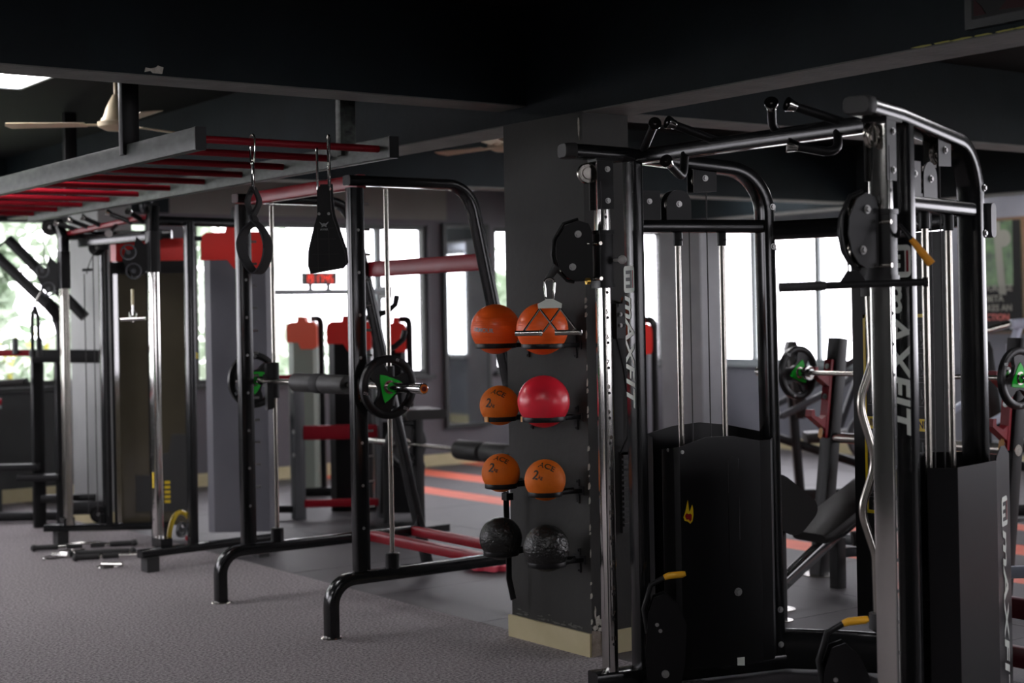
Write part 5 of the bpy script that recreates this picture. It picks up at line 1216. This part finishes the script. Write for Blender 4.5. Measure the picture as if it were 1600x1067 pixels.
def press_machine(loc, rot, label, hubm, armm, padded=True):
    t_ = root('plate_loaded_machine', label, 'gym machine', (0, 0, 0), None)
    part('base_rail', B().beam([(-.5, 0, .06), (.75, 0, .06)], .07, .09, .012), BLM, t_); part('base_rail', B().beam([(-.45, -.35, .06), (-.45, .35, .06)], .07, .09, .012), BLM, t_); part('base_rail', B().beam([(.7, -.4, .06), (.7, .4, .06)], .07, .09, .012), BLM, t_)
    part('main_post', B().beam([(-.15, 0, .1), (-.22, 0, 1.15)], .07, .09, .012, up=(0, 1, 0)), BLM, t_)
    part('back_pad', B().sweep([(-.14, 0, .68), (-.14, 0, .72), (-.2, 0, 1.24), (-.2, 0, 1.3)], rrect(.10, .24, .03), up=(0, 1, 0), scale=[.8, 1, 1, .7]), VIN, t_)
    part('seat_pad', B().beam([(-.1, 0, .52), (.28, 0, .54)], .30, .08, .03), VIN, t_)
    part('rear_post', B().beam([(.62, 0, .1), (.45, 0, 1.2)], .07, .09, .012, up=(0, 1, 0)), BLM, t_)
    part('cross_head', B().beam([(.45, -.32, 1.2), (.45, .32, 1.2)], .06, .06, .012), armm, t_)
    part('diagonal_brace', B().beam([(-.4, 0, .55), (.62, 0, .2)], .05, .07, .012), BLM, t_)
    for s_ in (-1, 1):
        am = part('lever_arm', B().beam(fillet([(.45, s_ * .3, 1.18), (.1, s_ * .42, .95), (-.35, s_ * .42, .72)], .1), .05, .05, .012), armm, t_)
        part('arm_handle', B().cyl((-.35, s_ * .42, .72), (-.35, s_ * .24, .74), .017, 12), RUB, am)
        hn = part('weight_horn', B().cyl((.25, s_ * .42, .55), (.25, s_ * .66, .55), .024, 14), CHR, t_)
    part('link_arm', B().beam([(.45, .38, 1.1), (.25, .42, .55)], .05, .05, .01, up=(0, 1, 0)), armm, t_); part('link_arm', B().beam([(.45, -.38, 1.1), (.25, -.42, .55)], .05, .05, .01, up=(0, 1, 0)), armm, t_)
    t_.location = loc; t_.rotation_euler = (0, 0, rot); BASE[t_.name] = V(loc); return t_
press_machine((9.32, 8.55, 0), math.radians(-38), 'dark plate-loaded press with a pale cross head behind the racked barbell', BLUEW, DGR)
g = plate('grey-black plate with a blue centre on the distant press, low behind the uprights', R=.20, accent=mat('blue_plastic', (.12, .28, .6), .4), txt=None, m=DGR)
g.location = (9.36, 8.02, .55); g.rotation_euler = (0, .4, math.radians(-38))
press_machine((9.55, 6.9, 0), math.radians(-30), 'press machine with pale blue-white lever arms at the right edge', RED, BLUEW)
t = root('upper_lever', 'pale blue-white upper lever arm with a steel plate horn at the right edge', 'gym machine', (9.4, 6.8, 1.2))
part('lever_tube', B().beam([(9.38, 6.74, 1.42), (9.75, 6.50, 1.45)], .07, .07, .012), BLUEW, t); part('lever_tube', B().beam([(9.36, 6.76, 1.24), (9.75, 6.48, 1.30)], .07, .08, .012), BLUEW, t)
part('end_plate', B().beam([(9.37, 6.75, 1.20), (9.42, 6.71, 1.40)], .05, .05, .01, up=(0, 1, 0)), BLUEW, t)
part('support_post', B().beam([(9.60, 6.60, .0), (9.60, 6.60, 1.42)], .07, .07, .012, up=(1, 0, 0)), DGR, t)
part('plate_horn', B().cyl((9.20, 6.90, 1.36), (9.42, 6.74, 1.43), .026, 14), STL, t)
g = plate('pale grey spoked plate with a red hub on the upper lever, beside the wall poster', R=.15, accent=RED, txt=None, m=FRAMEG); g.location = (9.19, 6.91, 1.355); g.rotation_euler = (0, .9, math.radians(35))
# rack with red rails at the right edge
t = root('red_railed_rack', 'rack foot with two maroon rails and a pale bracing tube at the lower right edge', 'gym machine', (5.6, 3.9, 0))
part('side_rail', B().beam([(5.5, 4.28, .29), (5.5, 3.4, .29)], .06, .085, .01), DRED, t, 'maroon upper rail'); part('side_rail', B().beam([(5.5, 4.2, .085), (5.5, 3.4, .085)], .06, .085, .01), DRED, t, 'maroon lower rail')
part('post', B().beam([(5.52, 4.22, 0), (5.46, 4.10, .52)], .05, .05, .01, up=(1, 0, 0)), BLM, t); part('post', B().beam([(5.5, 3.42, 0), (5.5, 3.42, .6)], .07, .07, .01, up=(1, 0, 0)), BLM, t)
part('bracing_tube', B().beam([(5.5, 4.12, .415), (5.5, 3.4, .52)], .05, .05, .01), BLUEW, t)
b = B()
for y_ in (4.0, 3.85, 3.6): b.bolt((5.468, y_, .30), (-1, 0, 0), .012, .012)
part('bolt_heads', b, STL, t, kind='stuff')
